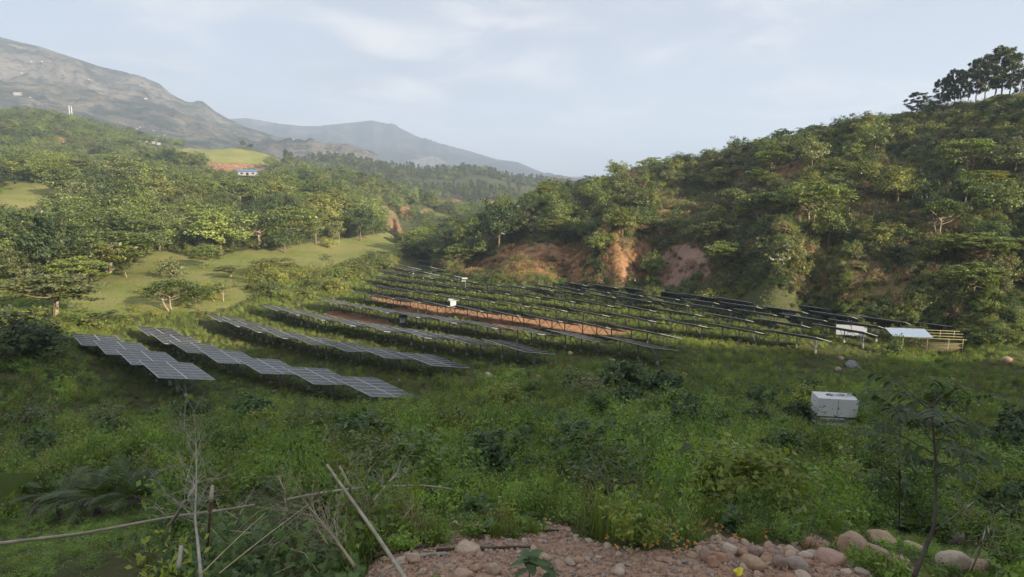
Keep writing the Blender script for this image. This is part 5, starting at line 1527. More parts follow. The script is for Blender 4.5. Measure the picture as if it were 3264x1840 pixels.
branch('dead_branch', [gpt(2440, 1442), at(2462, 1390, 5.9), at(2478, 1335, 6.2)], 0.010, 0.004, m_dead, 'pale dead twig upright at the bottom right corner', 7, 8, 0.4)
branch('dead_branch', [gpt(2530, 1420), at(2500, 1370, 6.1), at(2485, 1325, 6.3)], 0.007, 0.003, m_dead, 'bent pale dead twig at the right edge', 6, 9, 0.4)
branch('dead_branch', [gpt(2350, 1335), at(2400, 1300, 7.0), at(2450, 1262, 7.3)], 0.008, 0.003, m_dead, 'dry twig lying across the pale grey boulder', 9, 10, 0.45)
for k, (a_, m_, e_, lab) in enumerate([((430, 1380), (470, 1290), (540, 1225), 'dry twig fan left of the thick grey branch'), ((560, 1400), (600, 1300), (655, 1200), 'tall dry twig fan in the middle of the vine'), ((640, 1420), (690, 1350), (760, 1290), 'dry twig fan low in the vine by the straw canes'), ((850, 1400), (800, 1330), (760, 1240), 'dry twig fan left of the leaning pole'), ((960, 1370), (985, 1290), (1035, 1215), 'dry twig fan behind the whitish branch')]):
    branch('bamboo_branch', [gpt(*a_), at(*m_, math.hypot(*gpt(*m_)[:2]) * .93), at(*e_, math.hypot(*gpt(*e_)[:2]) * .86)], .008, .003, m_straw if k % 2 else m_dead, lab, 26, 30 + k, .62, .6, .05)
for k, ((a, b), (c_, d_), rad, lab) in enumerate([((1290, 1185), (1720, 1118), .026, 'dark rotten pole along the top of the gravel'), ((1200, 1320), (1420, 1262), .02, 'dark stick beside the leaning pole'), ((1350, 1278), (1730, 1200), .022, 'split dark brown stick on the gravel'), ((1560, 1300), (1795, 1288), .026, 'cut grey brown stick on the gravel'), ((1700, 1255), (2120, 1235), .02, 'dark pole half under grass tufts'), ((1330, 1230), (1640, 1172), .018, 'thin dark stick between two rotten poles')]):
    pole('fallen_stick', [gpt(*C_(a, b), .02), gpt(*C_((a + c_) / 2, (b + d_) / 2), .03), gpt(*C_(c_, d_), .02)], rad, rad * .8, m_dark if k != 3 else m_dead, lab, 'stick', False)
for k, ((a, b), (c_, d_), lab) in enumerate([((0, 1118), (690, 1098), 'dark pole at the weed edge'), ((260, 1085), (400, 1066), 'short dark stick at the weed edge'), ((80, 1245), (480, 1228), 'dark pole behind the seedling')]):
    pole('fallen_stick', [gpt(*D_(a, b), .02), gpt(*D_((a + c_) / 2, (b + d_) / 2 + 4), .03), gpt(*D_(c_, d_), .02)], .02, .016, m_dark, lab, 'stick', False)

# ------------------------------------------------------------------ lobed vine over the brush
lf_vine = leaf_mat('vine_leaf', (0.070, 0.125, 0.030), (0.175, 0.270, 0.070), 0.4, 0.2, 0.6, ((0.30, 0.25, 0.06), 0.0))
lf_big = leaf_mat('broad_leaf', (0.055, 0.105, 0.030), (0.115, 0.190, 0.055), 0.35, 0.1, 0.6)
def lobed_leaf(seed):
    g = random.Random(seed)
    tips = [(-2.3, .62), (-1.25, .85), (0, 1.0), (1.25, .85), (2.3, .62)]
    V, ring = [(0, 0, 0.02)], []
    pts = []
    for k, (an, ln) in enumerate(tips):
        ln *= g.uniform(.9, 1.1)
        pts.append((an - .28, ln * .72)); pts.append((an, ln)); pts.append((an + .28, ln * .72))
        if k < 4: pts.append((an + .58, .46))
    pts = [(-2.95, .3)] + pts + [(2.95, .3)]
    for an, ln in pts: V.append((math.sin(an) * ln * .5, math.cos(an) * ln * .5 , -0.10 * ln * ln + g.uniform(-.015, .015)))
    n_ = len(pts)
    F_ = np.array([(0, i + 1, i + 2) for i in range(n_ - 1)])
    return mesh_np('leaf', np.array(V), F_, [lf_vine])
VL = [lobed_leaf(i) for i in range(4)]
vr_ = gpt(560, 1420)
vine = thing('climbing_vine', 'sprawling vine with lobed green leaves over dead bamboo at the bottom left', 'vine', vr_)
VPOLY = [(365, 1470), (400, 1390), (440, 1345), (480, 1300), (560, 1270), (620, 1215), (690, 1200), (740, 1240), (780, 1290), (840, 1330), (900, 1400), (930, 1470), (760, 1500), (500, 1500)]
cnt = 0
while cnt < 296:
    px_, py_ = rnd.uniform(360, 930), rnd.uniform(1200, 1490)
    if not inpoly(np.array([px_]), np.array([py_]), VPOLY)[0]: continue
    if px_ > 620 and rnd.random() < 0.45: continue
    x, y, z = hit(px_, py_, 1.6)
    r = math.hypot(x, y)
    p = at(px_, py_, r * (1 - rnd.uniform(0.02, 0.12)))
    nrm = Vector((rnd.gauss(0, .5) - p.x * 0.03, rnd.gauss(-.55, .45), rnd.uniform(.4, 1.1))).normalized()
    s_ = rnd.uniform(.10, .24)
    q = nrm.to_track_quat('Z', 'Y') @ Euler((0, 0, rnd.uniform(0, 6.28))).to_quaternion()
    o = obj('leaf', VL[cnt % 4], vine, p - vr_, q.to_euler(), s_)
    cnt += 1
Vv, Ff, nv0 = [], [], 0
lv = [(np.array([v.co[:] for v in m_.vertices]), np.array([p_.vertices[:] for p_ in m_.polygons])) for m_ in VL]
while nv0 < 1700:
    px_, py_ = rnd.uniform(360, 930), rnd.uniform(1200, 1490)
    if not inpoly(np.array([px_]), np.array([py_]), VPOLY)[0] or (px_ > 700 and rnd.random() < 0.5): continue
    x, y, z = hit(px_, py_, 1.6)
    p = np.array(at(px_, py_, math.hypot(x, y) * (1 - rnd.uniform(0.0, 0.09))))
    nrm = Vector((rnd.gauss(0, .6), rnd.gauss(-.45, .5), rnd.uniform(.3, 1.1))).normalized()
    M_ = np.array((nrm.to_track_quat('Z', 'Y') @ Euler((0, 0, rnd.uniform(0, 6.28))).to_quaternion()).to_matrix()) * rnd.uniform(.07, .19)
    v_, f_ = lv[nv0 % 4]
    Vv.append(v_ @ M_.T + p - np.array(vr_)); Ff.append(f_ + nv0 * len(v_)); nv0 += 1
obj('foliage', mesh_np('foliage', np.concatenate(Vv), np.concatenate(Ff), [lf_vine]), vine)['kind'] = 'stuff'
q = MB()
for k in range(34):
    px_, py_ = rnd.uniform(400, 860), rnd.uniform(1280, 1460)
    x, y, z = hit(px_, py_, 1.6); a_ = Vector((x, y, z))
    b_ = a_ + Vector((rnd.gauss(0, .5), rnd.gauss(0, .2), rnd.uniform(.15, .5)))
    q.tube([a_ - vr_, a_.lerp(b_, .5) + Vector((0, 0, .12)) - vr_, b_ - vr_], [.007, .005, .003], 5, cap=False)
obj('stem', q.mesh('stem', [m_straw], True), vine)['kind'] = 'stuff'

# ------------------------------------------------------------------ palm clump with dead fronds, left
lf_palm = leaf_mat('palm_leaf', (0.045, 0.080, 0.018), (0.12, 0.17, 0.045), 0.3, 0.2, 0.5)
lf_deadp = leaf_mat('dead_palm_leaf', (0.13, 0.11, 0.085), (0.30, 0.265, 0.215), 0.2, 0.2, 0.5)
def frond(seed, Ln, mat, droop, nlf=30, lw=0.34, dead=False):
    g = np.random.default_rng(seed)
    V, F_ = [], []
    P_ = []
    for q_ in range(nlf + 1):
        t_ = q_ / nlf
        P_.append(np.array([0, Ln * t_ * (1 - 0.25 * droop * t_), Ln * (0.55 * t_ - droop * t_ * t_)]))
    for q_ in range(4, nlf):
        c, d = P_[q_], P_[q_ + 1] - P_[q_]
        d = d / np.linalg.norm(d)
        for s_ in (-1, 1):
            w = Ln * lw * math.sin(math.pi * (0.12 + 0.82 * q_ / nlf)) * g.uniform(.75, 1.1)
            sd_ = np.array([s_, 0, 0]) * (0.35 if dead else 0.8) + d * 0.75 + np.array([0, 0, -0.9 if dead else 0.12]) + g.normal(size=3) * 0.12
            sd_ /= np.linalg.norm(sd_)
            e = c + sd_ * w; e[2] -= w * 0.15
            th = Ln * 0.013
            o = len(V)
            V += [c - d * th, c + d * th, (c + e) / 2 + d * th * .8 + np.array([0, 0, .02 * w]), e, (c + e) / 2 - d * th * .8]
            F_ += [(o, o + 1, o + 2), (o, o + 2, o + 4), (o + 4, o + 2, o + 3)]
    me_v, me_f = list(V), list(F_)
    for q_ in range(nlf):
        o = len(me_v); w = 0.007
        me_v += [P_[q_] + [w, 0, 0], P_[q_] - [w, 0, 0], P_[q_ + 1] - [w, 0, 0], P_[q_ + 1] + [w, 0, 0]]
        me_f += [(o, o + 1, o + 2), (o, o + 2, o + 3)]
    return mesh_np('frond', np.array(me_v), np.array(me_f), [mat])
FG = [frond(i, 1.0, lf_palm, 0.45 + 0.15 * i) for i in range(3)]
FD = [frond(10 + i, 0.85, lf_deadp, 0.95 + 0.1 * i, 24, 0.4, True) for i in range(3)]
def palm(px_, py_, n, nd, s_, label):
    x, y, z = hit(px_, py_, 1.6)
    pr = thing('wild_palm', label, 'palm', (x, y, z))
    for k in range(n):
        o = obj('frond', FG[k % 3], pr, (0, 0, .15 * s_), (R(rnd.uniform(5, 48)), 0, k * 2.4 + rnd.uniform(-.3, .3)), s_ * rnd.uniform(.8, 1.25))
    for k in range(nd):
        an = math.pi + rnd.uniform(-1.2, 1.2)
        o = obj('dead_frond', FD[k % 3], pr, (rnd.uniform(-.2, .2), rnd.uniform(-.3, -.1), .34 * s_), (R(rnd.uniform(8, 30)), 0, an), s_ * rnd.uniform(.5, .75))
    q = MB(); q.tube([(0, 0, -.2), (0, 0, .1), (0, 0, .3)], [.11, .1, .07], 8)
    obj('trunk', q.mesh('trunk', [m_dark], True), pr)
palm(150, 1300, 15, 5, 1.55, 'low wild palm with grey dead fronds, leftmost of the clump')
palm(245, 1294, 17, 7, 1.6, 'wild palm in the middle of the clump, skirted by dead fronds')
palm(345, 1284, 15, 5, 1.4, 'wild palm right of the clump, dead fronds under its crown')
palm(965, 1150, 8, 0, .95, 'green wild palm alone in the weeds behind the leaning pole')

# ------------------------------------------------------------------ broad leaf at the left edge, seedling, saplings, litter
bp = at(-95, 1330, 4.6)
bl = thing('broad_leaf_plant', 'plant with one big smooth leaf poking in at the left edge', 'plant', bp)
V, F_ = [], []
for i in range(13):
    t_ = i / 12
    c = at(-90 + 168 * t_, 1262 - 58 * t_ + 10 * math.sin(3.1 * t_), 4.6 + .35 * t_) - bp
    w = .155 * math.sin(math.pi * min(1, t_ * .82 + .18)) ** .8 + .002
    for s_ in (-1, 0, 1): V.append(c + Vector((0.05 * s_, -.35 * s_ * w, s_ * w * (.75) + (.03 if s_ else -.012))))
for i in range(12):
    for k in range(2): F_.append((i * 3 + k, i * 3 + k + 1, i * 3 + k + 4, i * 3 + k + 3))
obj('leaf', mesh_np('leaf', np.array([tuple(v) for v in V]), np.array(F_), [leaf_mat('banana_leaf', (0.075, 0.10, 0.05), (0.13, 0.165, 0.08), 0.4, 0.5, 6.0)], smooth=True), bl)
q = MB(); q.tube([(0, 0, -.4), (0, 0, 0), tuple(at(-90, 1262, 4.6) - bp)], [.02, .016, .01], 6); obj('stem', q.mesh('stem', [lf_big], True), bl)
def oval_leaf(mat, name='leaf', asp=.5):
    V, F_ = [], []
    for i in range(7):
        t_ = i / 6; w = asp * .5 * math.sin(math.pi * (t_ * .94 + .03)) ** .75
        for s_ in (-1, 0, 1): V.append((s_ * w, t_, -.28 * t_ * t_ + .10 * abs(s_) * w * 2))
    for i in range(6):
        for k in range(2): F_.append((i * 3 + k, i * 3 + k + 1, i * 3 + k + 4, i * 3 + k + 3))
    return mesh_np(name, np.array(V), np.array(F_), [mat], smooth=True)
OL = oval_leaf(lf_big)
def seedling(px_, py_, n, h, ls, label):
    x, y, z = hit(px_, py_, 1.6)
    sd_ = thing('seedling', label, 'plant', (x, y, z))
    q = MB(); q.tube([(0, 0, -.05), (.01, 0, h * .5), (0, .01, h)], [.006, .005, .003], 6); obj('stem', q.mesh('stem', [lf_big], True), sd_)
    for k in range(n):
        t_ = .45 + .55 * k / max(1, n - 1)
        obj('leaf', OL, sd_, (0, 0, h * t_), (R(rnd.uniform(5, 40)), R(rnd.uniform(-15, 15)), k * 2.4), ls * rnd.uniform(.75, 1.15))
seedling(1330, 1462, 11, .24, .17, 'broad-leaved green seedling growing in the gravel at the bottom')
seedling(1385, 1462, 6, .12, .12, 'small leafy sprout right beside the broad-leaved seedling')
seedling(1222, 1345, 6, .13, .13, 'grassy green sprout by the dark sticks on the gravel')
lf_sap = leaf_mat('sapling_leaf', (0.026, 0.055, 0.018), (0.075, 0.120, 0.036), 0.35, 0.2, 0.6)
SLf = oval_leaf(lf_sap, 'leaf', .34)
def sapling(pts, r0, n, rad, ls, label, t0=.5):
    P_ = smooth_path(pts)
    root = thing('sapling', label, 'sapling', P_[0]); inv = P_[0]
    q = MB(); q.tube([p - inv for p in P_], list(np.linspace(r0, r0 * .35, len(P_))), 7); obj('trunk', q.mesh('trunk', [m_dark], True), root)
    nb = max(5, n // 14)
    k = 0
    for b_ in range(nb):
        t_ = t0 + (1 - t0) * (b_ + .5) / nb
        i = min(int(t_ * (len(P_) - 1)), len(P_) - 2)
        s_ = P_[i].lerp(P_[i + 1], t_ * (len(P_) - 1) - i) - inv
        an = b_ * 2.4 + rnd.uniform(-.4, .4)
        d = Vector((math.cos(an), math.sin(an), rnd.uniform(.05, .5)))
        e = s_ + d * rad * rnd.uniform(.6, 1.15)
        m_ = s_.lerp(e, .5) + Vector((0, 0, .06))
        q = MB(); q.tube([s_, m_, e], [r0 * .3, r0 * .2, r0 * .08], 5, cap=False); obj('branch', q.mesh('branch', [m_dark], True), root)
        for j in range(n // nb):
            f_ = .15 + .85 * j / (n // nb - 1)
            p = (s_ * (1 - f_) ** 2 + m_ * 2 * f_ * (1 - f_) + e * f_ ** 2)
            obj('leaf', SLf, root, p, (R(rnd.uniform(-35, 12)), R(rnd.uniform(-20, 20)), an - math.pi / 2 + (1 if j % 2 else -1) * rnd.uniform(.5, 1.1)), ls * rnd.uniform(.7, 1.2))
    return root
sapling([at(2300, 1450, 5.4), at(2334, 1364, 5.7), at(2351, 1312, 5.8), at(2354, 1190, 6.0), at(2348, 1085, 6.1), at(2340, 1015, 6.2)], .018, 260, .5, .105, 'young dark-leaved sapling with crooked stem among the right boulders', .58)
sapling([gpt(2262, 1330), at(2263, 1230, 7.6), at(2264, 1120, 7.8), at(2262, 1010, 8.0)], .010, 120, .38, .11, 'thinner sapling left of the crooked one', .45)
# crumpled yellow wrapper
x, y, z = hit(1856, 1449, 1.6)
V = [(-.05, -.03, .0), (.0, -.035, .025), (.05, -.02, .005), (-.05, .0, .03), (.005, .0, .012), (.055, .01, .035), (-.045, .035, .01), (.0, .035, .03), (.05, .04, .008)]
q = mesh_np('wrapper', np.array(V), np.array([(0, 1, 4, 3), (1, 2, 5, 4), (3, 4, 7, 6), (4, 5, 8, 7)]), [plain('yellow_plastic', (0.72, 0.60, 0.03), .1, 5, .35, .5)])
tag(obj('wrapper', q, None, (x, y, z + .03), (R(35), 0, .5)), 'crumpled yellow plastic wrapper lying by the stone heap', 'litter')
# orange flower heads over the weeds
m_fl = leaf_mat('orange_petal', (0.55, 0.16, 0.03), (0.75, 0.42, 0.08), .3, .1, 1.0)
Vs, Fs = [], []
for k in range(230):
    px_, py_ = (rnd.gauss(1790, 150), rnd.gauss(1318, 52)) if k < 190 else (rnd.uniform(1250, 2150), rnd.uniform(1130, 1350))
    if py_ > 1385: continue
    x, y, z = hit(px_, py_, 1.6)
    if float(samp(M_gravel, np.array([x]), np.array([y]))[0]) > .3: continue
    h_ = rnd.uniform(.28, .55)
    c = at(px_, py_, math.hypot(x, y) * .955)
    P_ = np.array(c)[None] + rng.normal(size=(7, 3)) * .012
    v, f = cards(P_, np.array([0, -.5, 1.]) + rng.normal(size=(7, 3)) * .5, .026, .9)
    Vs.append(v); Fs.append((v, f))
v, f = join(Fs)
tag(obj('flowers', mesh_np('flowers', v, f, [m_fl])), kind='stuff')
# ------------------------------------------------------------------ things standing in the field
m_white = plain('white_paint', (0.62, 0.63, 0.62), .05, 2, .45, .4)
m_black = plain('black_rubber', (0.02, 0.02, 0.02), .2, 6, .6, .3)
m_slab = plain('grey_concrete', (0.36, 0.355, 0.34), .18, 4, .9, .2)
m_green = plain('green_sheet', (0.035, 0.115, 0.075), .1, 3, .5, .4)
m_blue = plain('blue_grey_sheet', (0.33, 0.40, 0.50), .10, 1.5, .42, .5)
m_split = plain('split_bamboo', (0.31, 0.26, 0.14), .2, 6, .6, .3)
m_rust = plain('rusty_iron', (0.16, 0.085, 0.05), .3, 9, .85, .2)
m_sheet = plain('white_sheet', (0.50, 0.51, 0.53), .05, 2, .5, .4)
def bx(name, parent, c, d, mat, rot=None, bev=0.0):
    q = MB(); q.box((0, 0, 0), d)
    me = q.mesh(name, [mat])
    if bev:
        bm = bmesh.new(); bm.from_mesh(me)
        bmesh.ops.bevel(bm, geom=bm.edges[:], offset=bev, segments=2, affect='EDGES', profile=.6)
        bm.to_mesh(me); bm.free()
    return obj(name, me, parent, c, rot)
def rod(name, parent, a, b, r, mat, n=6):
    q = MB(); q.tube([a, Vector(a).lerp(Vector(b), .5), b], r, n)
    return obj(name, q.mesh(name, [mat], True), parent)
# white two-door cabinet on blocks, tipped a little on the slope
x, y, z = hit(2093, 1066, 10)
dist = math.sqrt(x * x + y * y + (z - EYE) ** 2)
cw = 84 / F_PX * dist; hh = 41 / F_PX * dist; dp = cw * .55
cab = thing('electrical_cabinet', 'tilted white two-door cabinet standing on concrete blocks in the weeds', 'cabinet', (x, y, z + .68), (R(3), R(8.0), R(-9)), None)
az_c = math.atan2(x, y)
cab.rotation_euler = (R(1), R(1.5), -az_c + R(21))
bx('body', cab, (0, 0, hh / 2 + .07), (cw, dp, hh), m_white, None, .012)
for s_ in (-1, 1):
    d_ = bx('door', cab, (s_ * (cw / 4 + .007), -dp / 2 - .011, hh / 2 + .07), (cw / 2 - .012, .018, hh - .03), m_white, None, .006)
    if s_ > 0:
        bx('handle', d_, (-cw / 4 + .045, -.02, -.02), (.035, .025, .16), m_black)
    else:
        bx('vent', d_, (.05, -.012, hh / 2 - .04), (.10, .01, .022), m_black)
bx('seam', cab, (0, -dp / 2 - .004, hh / 2 + .07), (.03, .012, hh - .03), m_black)  # black strip stands in for the shade in the gap between the doors
bx('base_frame', cab, (0, 0, .03), (cw - .04, dp - .04, .075), m_black)
x2, y2 = x, y
slab = obj('concrete_slab', None)
bpy.data.objects.remove(slab)
sl = bx('concrete_slab', None, (x + .05, y - .12, z + .14), (cw * 1.1, dp * 1.5, .14), m_slab, (R(-6), 0, -az_c + R(21)), .015)
tag(sl, 'cracked grey concrete slab beneath the white cabinet', 'slab')
for k, (ox, oy, lab) in enumerate(((-.40, -.28, 'concrete block under the left front of the cabinet'), (.40, -.28, 'concrete block under the right front of the cabinet'), (-.40, .18, 'concrete block under the left back of the cabinet'), (.40, .18, 'concrete block under the right back of the cabinet'))):
    ca, sa = math.cos(-az_c + R(21)), math.sin(-az_c + R(21))
    ox *= cw
    b_ = bx('concrete_block', None, (x + ca * ox - sa * oy, y + sa * ox + ca * oy, z + .38), (.19, .42, .62), m_slab, (0, 0, -az_c + R(21)), .008)
    tag(b_, lab, 'concrete block', 'concrete blocks carrying the cabinet')
# loops of black and white cable lying on the cabinet
for k in range(5):
    q = MB(); pts = []
    ca, sa = math.cos(-az_c + R(21)), math.sin(-az_c + R(21))
    ox = (-.12 + .14 * k) * cw
    for i in range(15):
        an = i / 14 * 6.0 + k
        lx, ly = ox + (.20 + .02 * k) * math.cos(an), .16 * math.sin(an)
        pts.append((x + ca * lx - sa * ly, y + sa * lx + ca * ly, z + .68 + .07 + hh + .03 + .012 * (i % 4) + .02 * k - lx * .026))
    q.tube(pts, .026, 6)
    tag(obj('cable', q.mesh('cable', [m_black if k % 2 == 0 else m_white], True)), ('black' if k % 2 == 0 else 'white') + ' cable loop on the cabinet top, ' + ('leftmost', 'second from left', 'middle one', 'second from right', 'rightmost')[k], 'cable', 'cables on the white cabinet')
# inverter boxes under little roofs
def inverter(px_, py_, wpx, hpx, roofmat, lab, legs=.5):
    x, y, z = hit(px_, py_ + hpx / 2 + 8, 30)
    r = math.hypot(x, y); d = math.sqrt(r * r + (z - EYE) ** 2)
    w, h = wpx / F_PX * d, hpx / F_PX * d
    th = top_height(x, y, z, px_ / S2, (py_ + hpx / 2) / S2)
    th = max(.4, th)
    o = thing('inverter_box', lab, 'electrical box', (x, y, z), (0, 0, -math.atan2(x, y) + R(12)))
    bx('box', o, (0, 0, th + h / 2), (w, .32, h), m_white, None, .01)
    bx('display', o, (-.12 * w, -.167, th + h * .62), (w * .18, .012, h * .14), m_black)
    bx('roof', o, (0, -.1, th + h + .12), (w * 1.65, .95, .035), roofmat, (R(10), R(2), 0))
    for s_ in (-1, 1): bx('post', o, (s_ * w * .42, .2, (th + h) / 2), (.06, .06, th + h + .1), m_steel)
inverter(1013, 805, 12, 14, m_green, 'white inverter box under a dark green roof by the soil track')
inverter(1140, 762, 14, 13, m_sheet, 'square white inverter box under a thin white roof in the middle rows')
inverter(1984, 794, 18, 7, m_sheet, 'flat white box under a grey sheet among the right tables')
# lamp poles
def lamp_pole(px_, foot_y, top_y, lab, head):
    x, y, z = hit(px_, foot_y, 40)
    h = top_height(x, y, z, px_ / S2, top_y / S2)
    o = thing('lamp_pole', lab, 'lamp post', (x, y, z), (0, 0, -math.atan2(x, y)))
    rod('pole', o, (0, 0, -.3), (0, 0, h), .045, m_steel, 8)
    if head == 'panel':
        bx('panel', o, (-.1, 0, h + .12), (1.0, .7, .04), m_sheet, (R(14), 0, 0)); bx('lamp_head', o, (-.32, -.1, h - .35), (.75, .22, .09), m_white); rod('arm', o, (0, 0, h - .5), (-.3, -.08, h - .37), .03, m_steel)
    else:
        q = MB(); q.tube([(0, 0, h - .05), (0, 0, h + .12), (0, 0, h + .3), (0, 0, h + .38)], [.09, .2, .19, .05], 10); obj('lamp_head', q.mesh('lamp_head', [m_white], True), o)
lamp_pole(1171, 748, 702, 'solar lamp post with a small white panel in the middle rows', 'panel')
lamp_pole(1597, 728, 708, 'thin pole with a round white lamp head behind the right tables', 'ball')
# pair of white sheets leaning behind a table
x, y, z = hit(2140, 850, 40)
o = thing('leaning_sheets', 'two joined white sheets leaning on a timber frame behind a right table', 'sheet', (x, y, z), (0, 0, -math.atan2(x, y)))
for s_ in (-1, 1): bx('sheet', o, (s_ * .93, 0, 1.0), (1.8, .03, 1.35), m_sheet, (R(-14), R(2 * s_), 0))
for s_ in (-1, 0, 1): bx('post', o, (s_ * 1.86, .12, .8), (.07, .07, 1.9), m_split)
# bamboo shed with a part-finished sheet roof
A_, B_ = hit(2243, 880, 40), hit(2420, 884, 40)
o = thing('bamboo_shed', 'half-built bamboo shed with blue-grey sheet roof and split bamboo walls', 'shed', A_, (0, 0, math.atan2(B_[1] - A_[1], B_[0] - A_[0])))
Ls = math.hypot(B_[0] - A_[0], B_[1] - A_[1])
Wd = 2.6
for px_ in (.15, .5, .8, 1.0):
    for oy in (0, Wd):
        rod('post', o, (Ls * px_, oy, -.4), (Ls * px_, oy, 1.78 + (.45 if oy else 0)), .05, m_split)
for oy, hz in ((-.35, 1.78), (.6, 1.93), (1.6, 2.09), (2.6, 2.25)):
    rod('purlin', o, (-.2, oy, hz), (Ls * (1.03 + .05 * (oy > 1)), oy, hz - .05), .04, m_split)
for k in range(3):
    for j in range(2):
        w_ = Ls * .29
        bx('roof_sheet', o, (-.15 + (j + .5) * w_, .1 + .98 * k, 1.95 + .16 * k), (w_ - .015, 1.02, .02), m_blue, (R(9), R(rnd.uniform(-1.5, 1.5)), R(rnd.uniform(-1.5, 1.5))))
for k in range(9):
    rod('bamboo_slat', o, (Ls * .36, -.04, .12 + .13 * k), (Ls * (.96 + rnd.uniform(-.03, .05)), -.04, .10 + .13 * k + rnd.uniform(-.03, .03)), .026, m_split)
for k in range(7):
    rod('bamboo_slat', o, (Ls * .98, 0, .12 + .15 * k), (Ls * .98, Wd, .12 + .15 * k), .024, m_split)
# rusty frame in the grass
x, y, z = hit(2280, 958, 20); x1, y1, z1 = hit(2322, 945, 20)
o = thing('rusty_frame', 'thin rusty goal-like frame of rods standing in the grass', 'frame', (x, y, z))
d_ = Vector((x1 - x, y1 - y, z1 - z))
rod('upright', o, (0, 0, -.2), (.1, 0, 1.35), .025, m_rust); rod('upright', o, d_ + Vector((0, 0, -.2)), d_ + Vector((.1, 0, 1.25)), .025, m_rust); rod('crossbar', o, (.05, 0, .75), d_ + Vector((.05, 0, .6)), .022, m_rust)
# crumpled grey tarpaulin
x, y, z = hit(2142, 925, 20)
g_ = np.linspace(-1, 1, 17)
gx_, gy_ = np.meshgrid(g_, g_)
hz_ = np.clip(1 - (gx_ ** 2 + gy_ ** 2) * .9, 0, 1) * .75 + fbm(gx_ * 2.5 + 9, gy_ * 2.5, 4, True) * .75
V = np.stack([gx_ * .75 + fbm(gx_ * 2, gy_ * 2 + 4, 3) * .3, gy_ * .7, np.maximum(hz_ * .9, -.1)], -1).reshape(-1, 3)
i_ = np.arange(16)[:, None] * 17 + np.arange(16)[None]
tag(obj('tarpaulin', mesh_np('tarpaulin', V, np.stack([i_, i_ + 1, i_ + 18, i_ + 17], -1).reshape(-1, 4), [plain('grey_plastic', (.22, .21, .23), .3, 5, .4, .5)], smooth=True), None, (x, y, z)), 'crumpled grey tarpaulin heap in the grass near the right tables', 'tarpaulin')

# ------------------------------------------------------------------ houses and mast far off
m_wall = plain('house_wall', (0.34, 0.325, 0.295), .1, .3, .85, .2, obj_var=.25)
m_tin = plain('tin_roof', (0.28, 0.29, 0.30), .08, .3, .45, .4, obj_var=.2)
m_bluetin = plain('blue_tin_roof', (0.09, 0.20, 0.42), .08, .3, .5, .4)
m_yellow = plain('yellow_wall', (0.66, 0.52, 0.20), .1, .3, .8, .2)
m_win = plain('dark_window', (0.03, 0.03, 0.035), .1, 1, .2, .5)
def house(px_, py_, wpx, label, wall=m_wall, roof=m_tin, rmin=250, hr=.55, group=None, lift=0.0):
    x, y, z = hit(px_, py_, rmin)
    d = math.hypot(x, y)
    w = wpx / F_PX * d; h = w * hr
    o = thing('house', label, 'house', (x, y, z - h * .15 + lift), (0, 0, -math.atan2(x, y) + R(rnd.uniform(-25, 25))), group)
    bx('wall', o, (0, 0, h * .36), (w, w * .7, h * .72), wall)
    q = MB(); e = w * .06
    q.add([(-w / 2 - e, -w * .35 - e, h * .70), (w / 2 + e, -w * .35 - e, h * .70), (w / 2 + e, w * .35 + e, h * .70), (-w / 2 - e, w * .35 + e, h * .70), (-w / 2 - e, 0, h * 1.02), (w / 2 + e, 0, h * 1.02)],
          [(0, 1, 5, 4), (2, 3, 4, 5), (0, 4, 3), (1, 2, 5), (3, 2, 1, 0)])
    obj('roof', q.mesh('roof', [roof]), o)
    if wpx > 12:
        for k in (-1, 0, 1): bx('window' if k else 'door', o, (k * w * .3, -w * .352, h * .38 - (h * .1 if k == 0 else 0)), (w * .13, .05, h * (.26 if k else .48)), m_win)
    return o
house(625, 458, 40, 'house with bright blue tin roof among the trees', m_wall, m_bluetin, 150, .34, None, 4.0)
house(237, 432, 40, 'long low yellow-walled house among the trees on the left slope', m_yellow, m_tin, 150, .3, None, 3.0)
HS = [(78, 156, 8), (106, 156, 8), (55, 185, 8), (224, 201, 7), (367, 250, 12), (45, 240, 24), (76, 246, 6), (345, 325, 8), (352, 321, 6), (386, 330, 7), (414, 341, 6), (375, 350, 6), (738, 352, 8), (832, 385, 10), (848, 384, 8), (872, 387, 8), (860, 386, 5), (803, 388, 5)]
for k, (px_, py_, w_) in enumerate(HS):
    lab = ('tiny white house on the left mountain, %s from the left' if px_ < 500 else 'tiny white house at the far mountain foot, %s from the left') % ('first', *ORD[1:])[sorted(q[0] for q in HS if (q[0] < 500) == (px_ < 500)).index(px_)]
    house(px_, py_, w_ * .5, lab, rmin=1200, group='white houses scattered on the mountain side' if px_ < 500 else 'white houses at the mountain foot')
for px_, py_, w_, lab in [(259, 338, 9, 'small white house at the right foot of the wooded knoll'), (352, 362, 8, 'white house on the edge of the plateau, left of a pair'), (370, 362, 6, 'little white house in the middle of the plateau edge'), (387, 366, 9, 'two-storey white house at the plateau edge'), (400, 369, 9, 'low white house right of the two-storey one'), (1190, 428, 6, 'pale house on top of the pine ridge')]:
    house(px_, py_, w_ * .75, lab, rmin=500, lift=2.0, hr=.8 if 'two-storey' in lab else .55)
x, y, z = hit(180, 304, 600)
h = top_height(x, y, z, 180 / S2, 266 / S2)
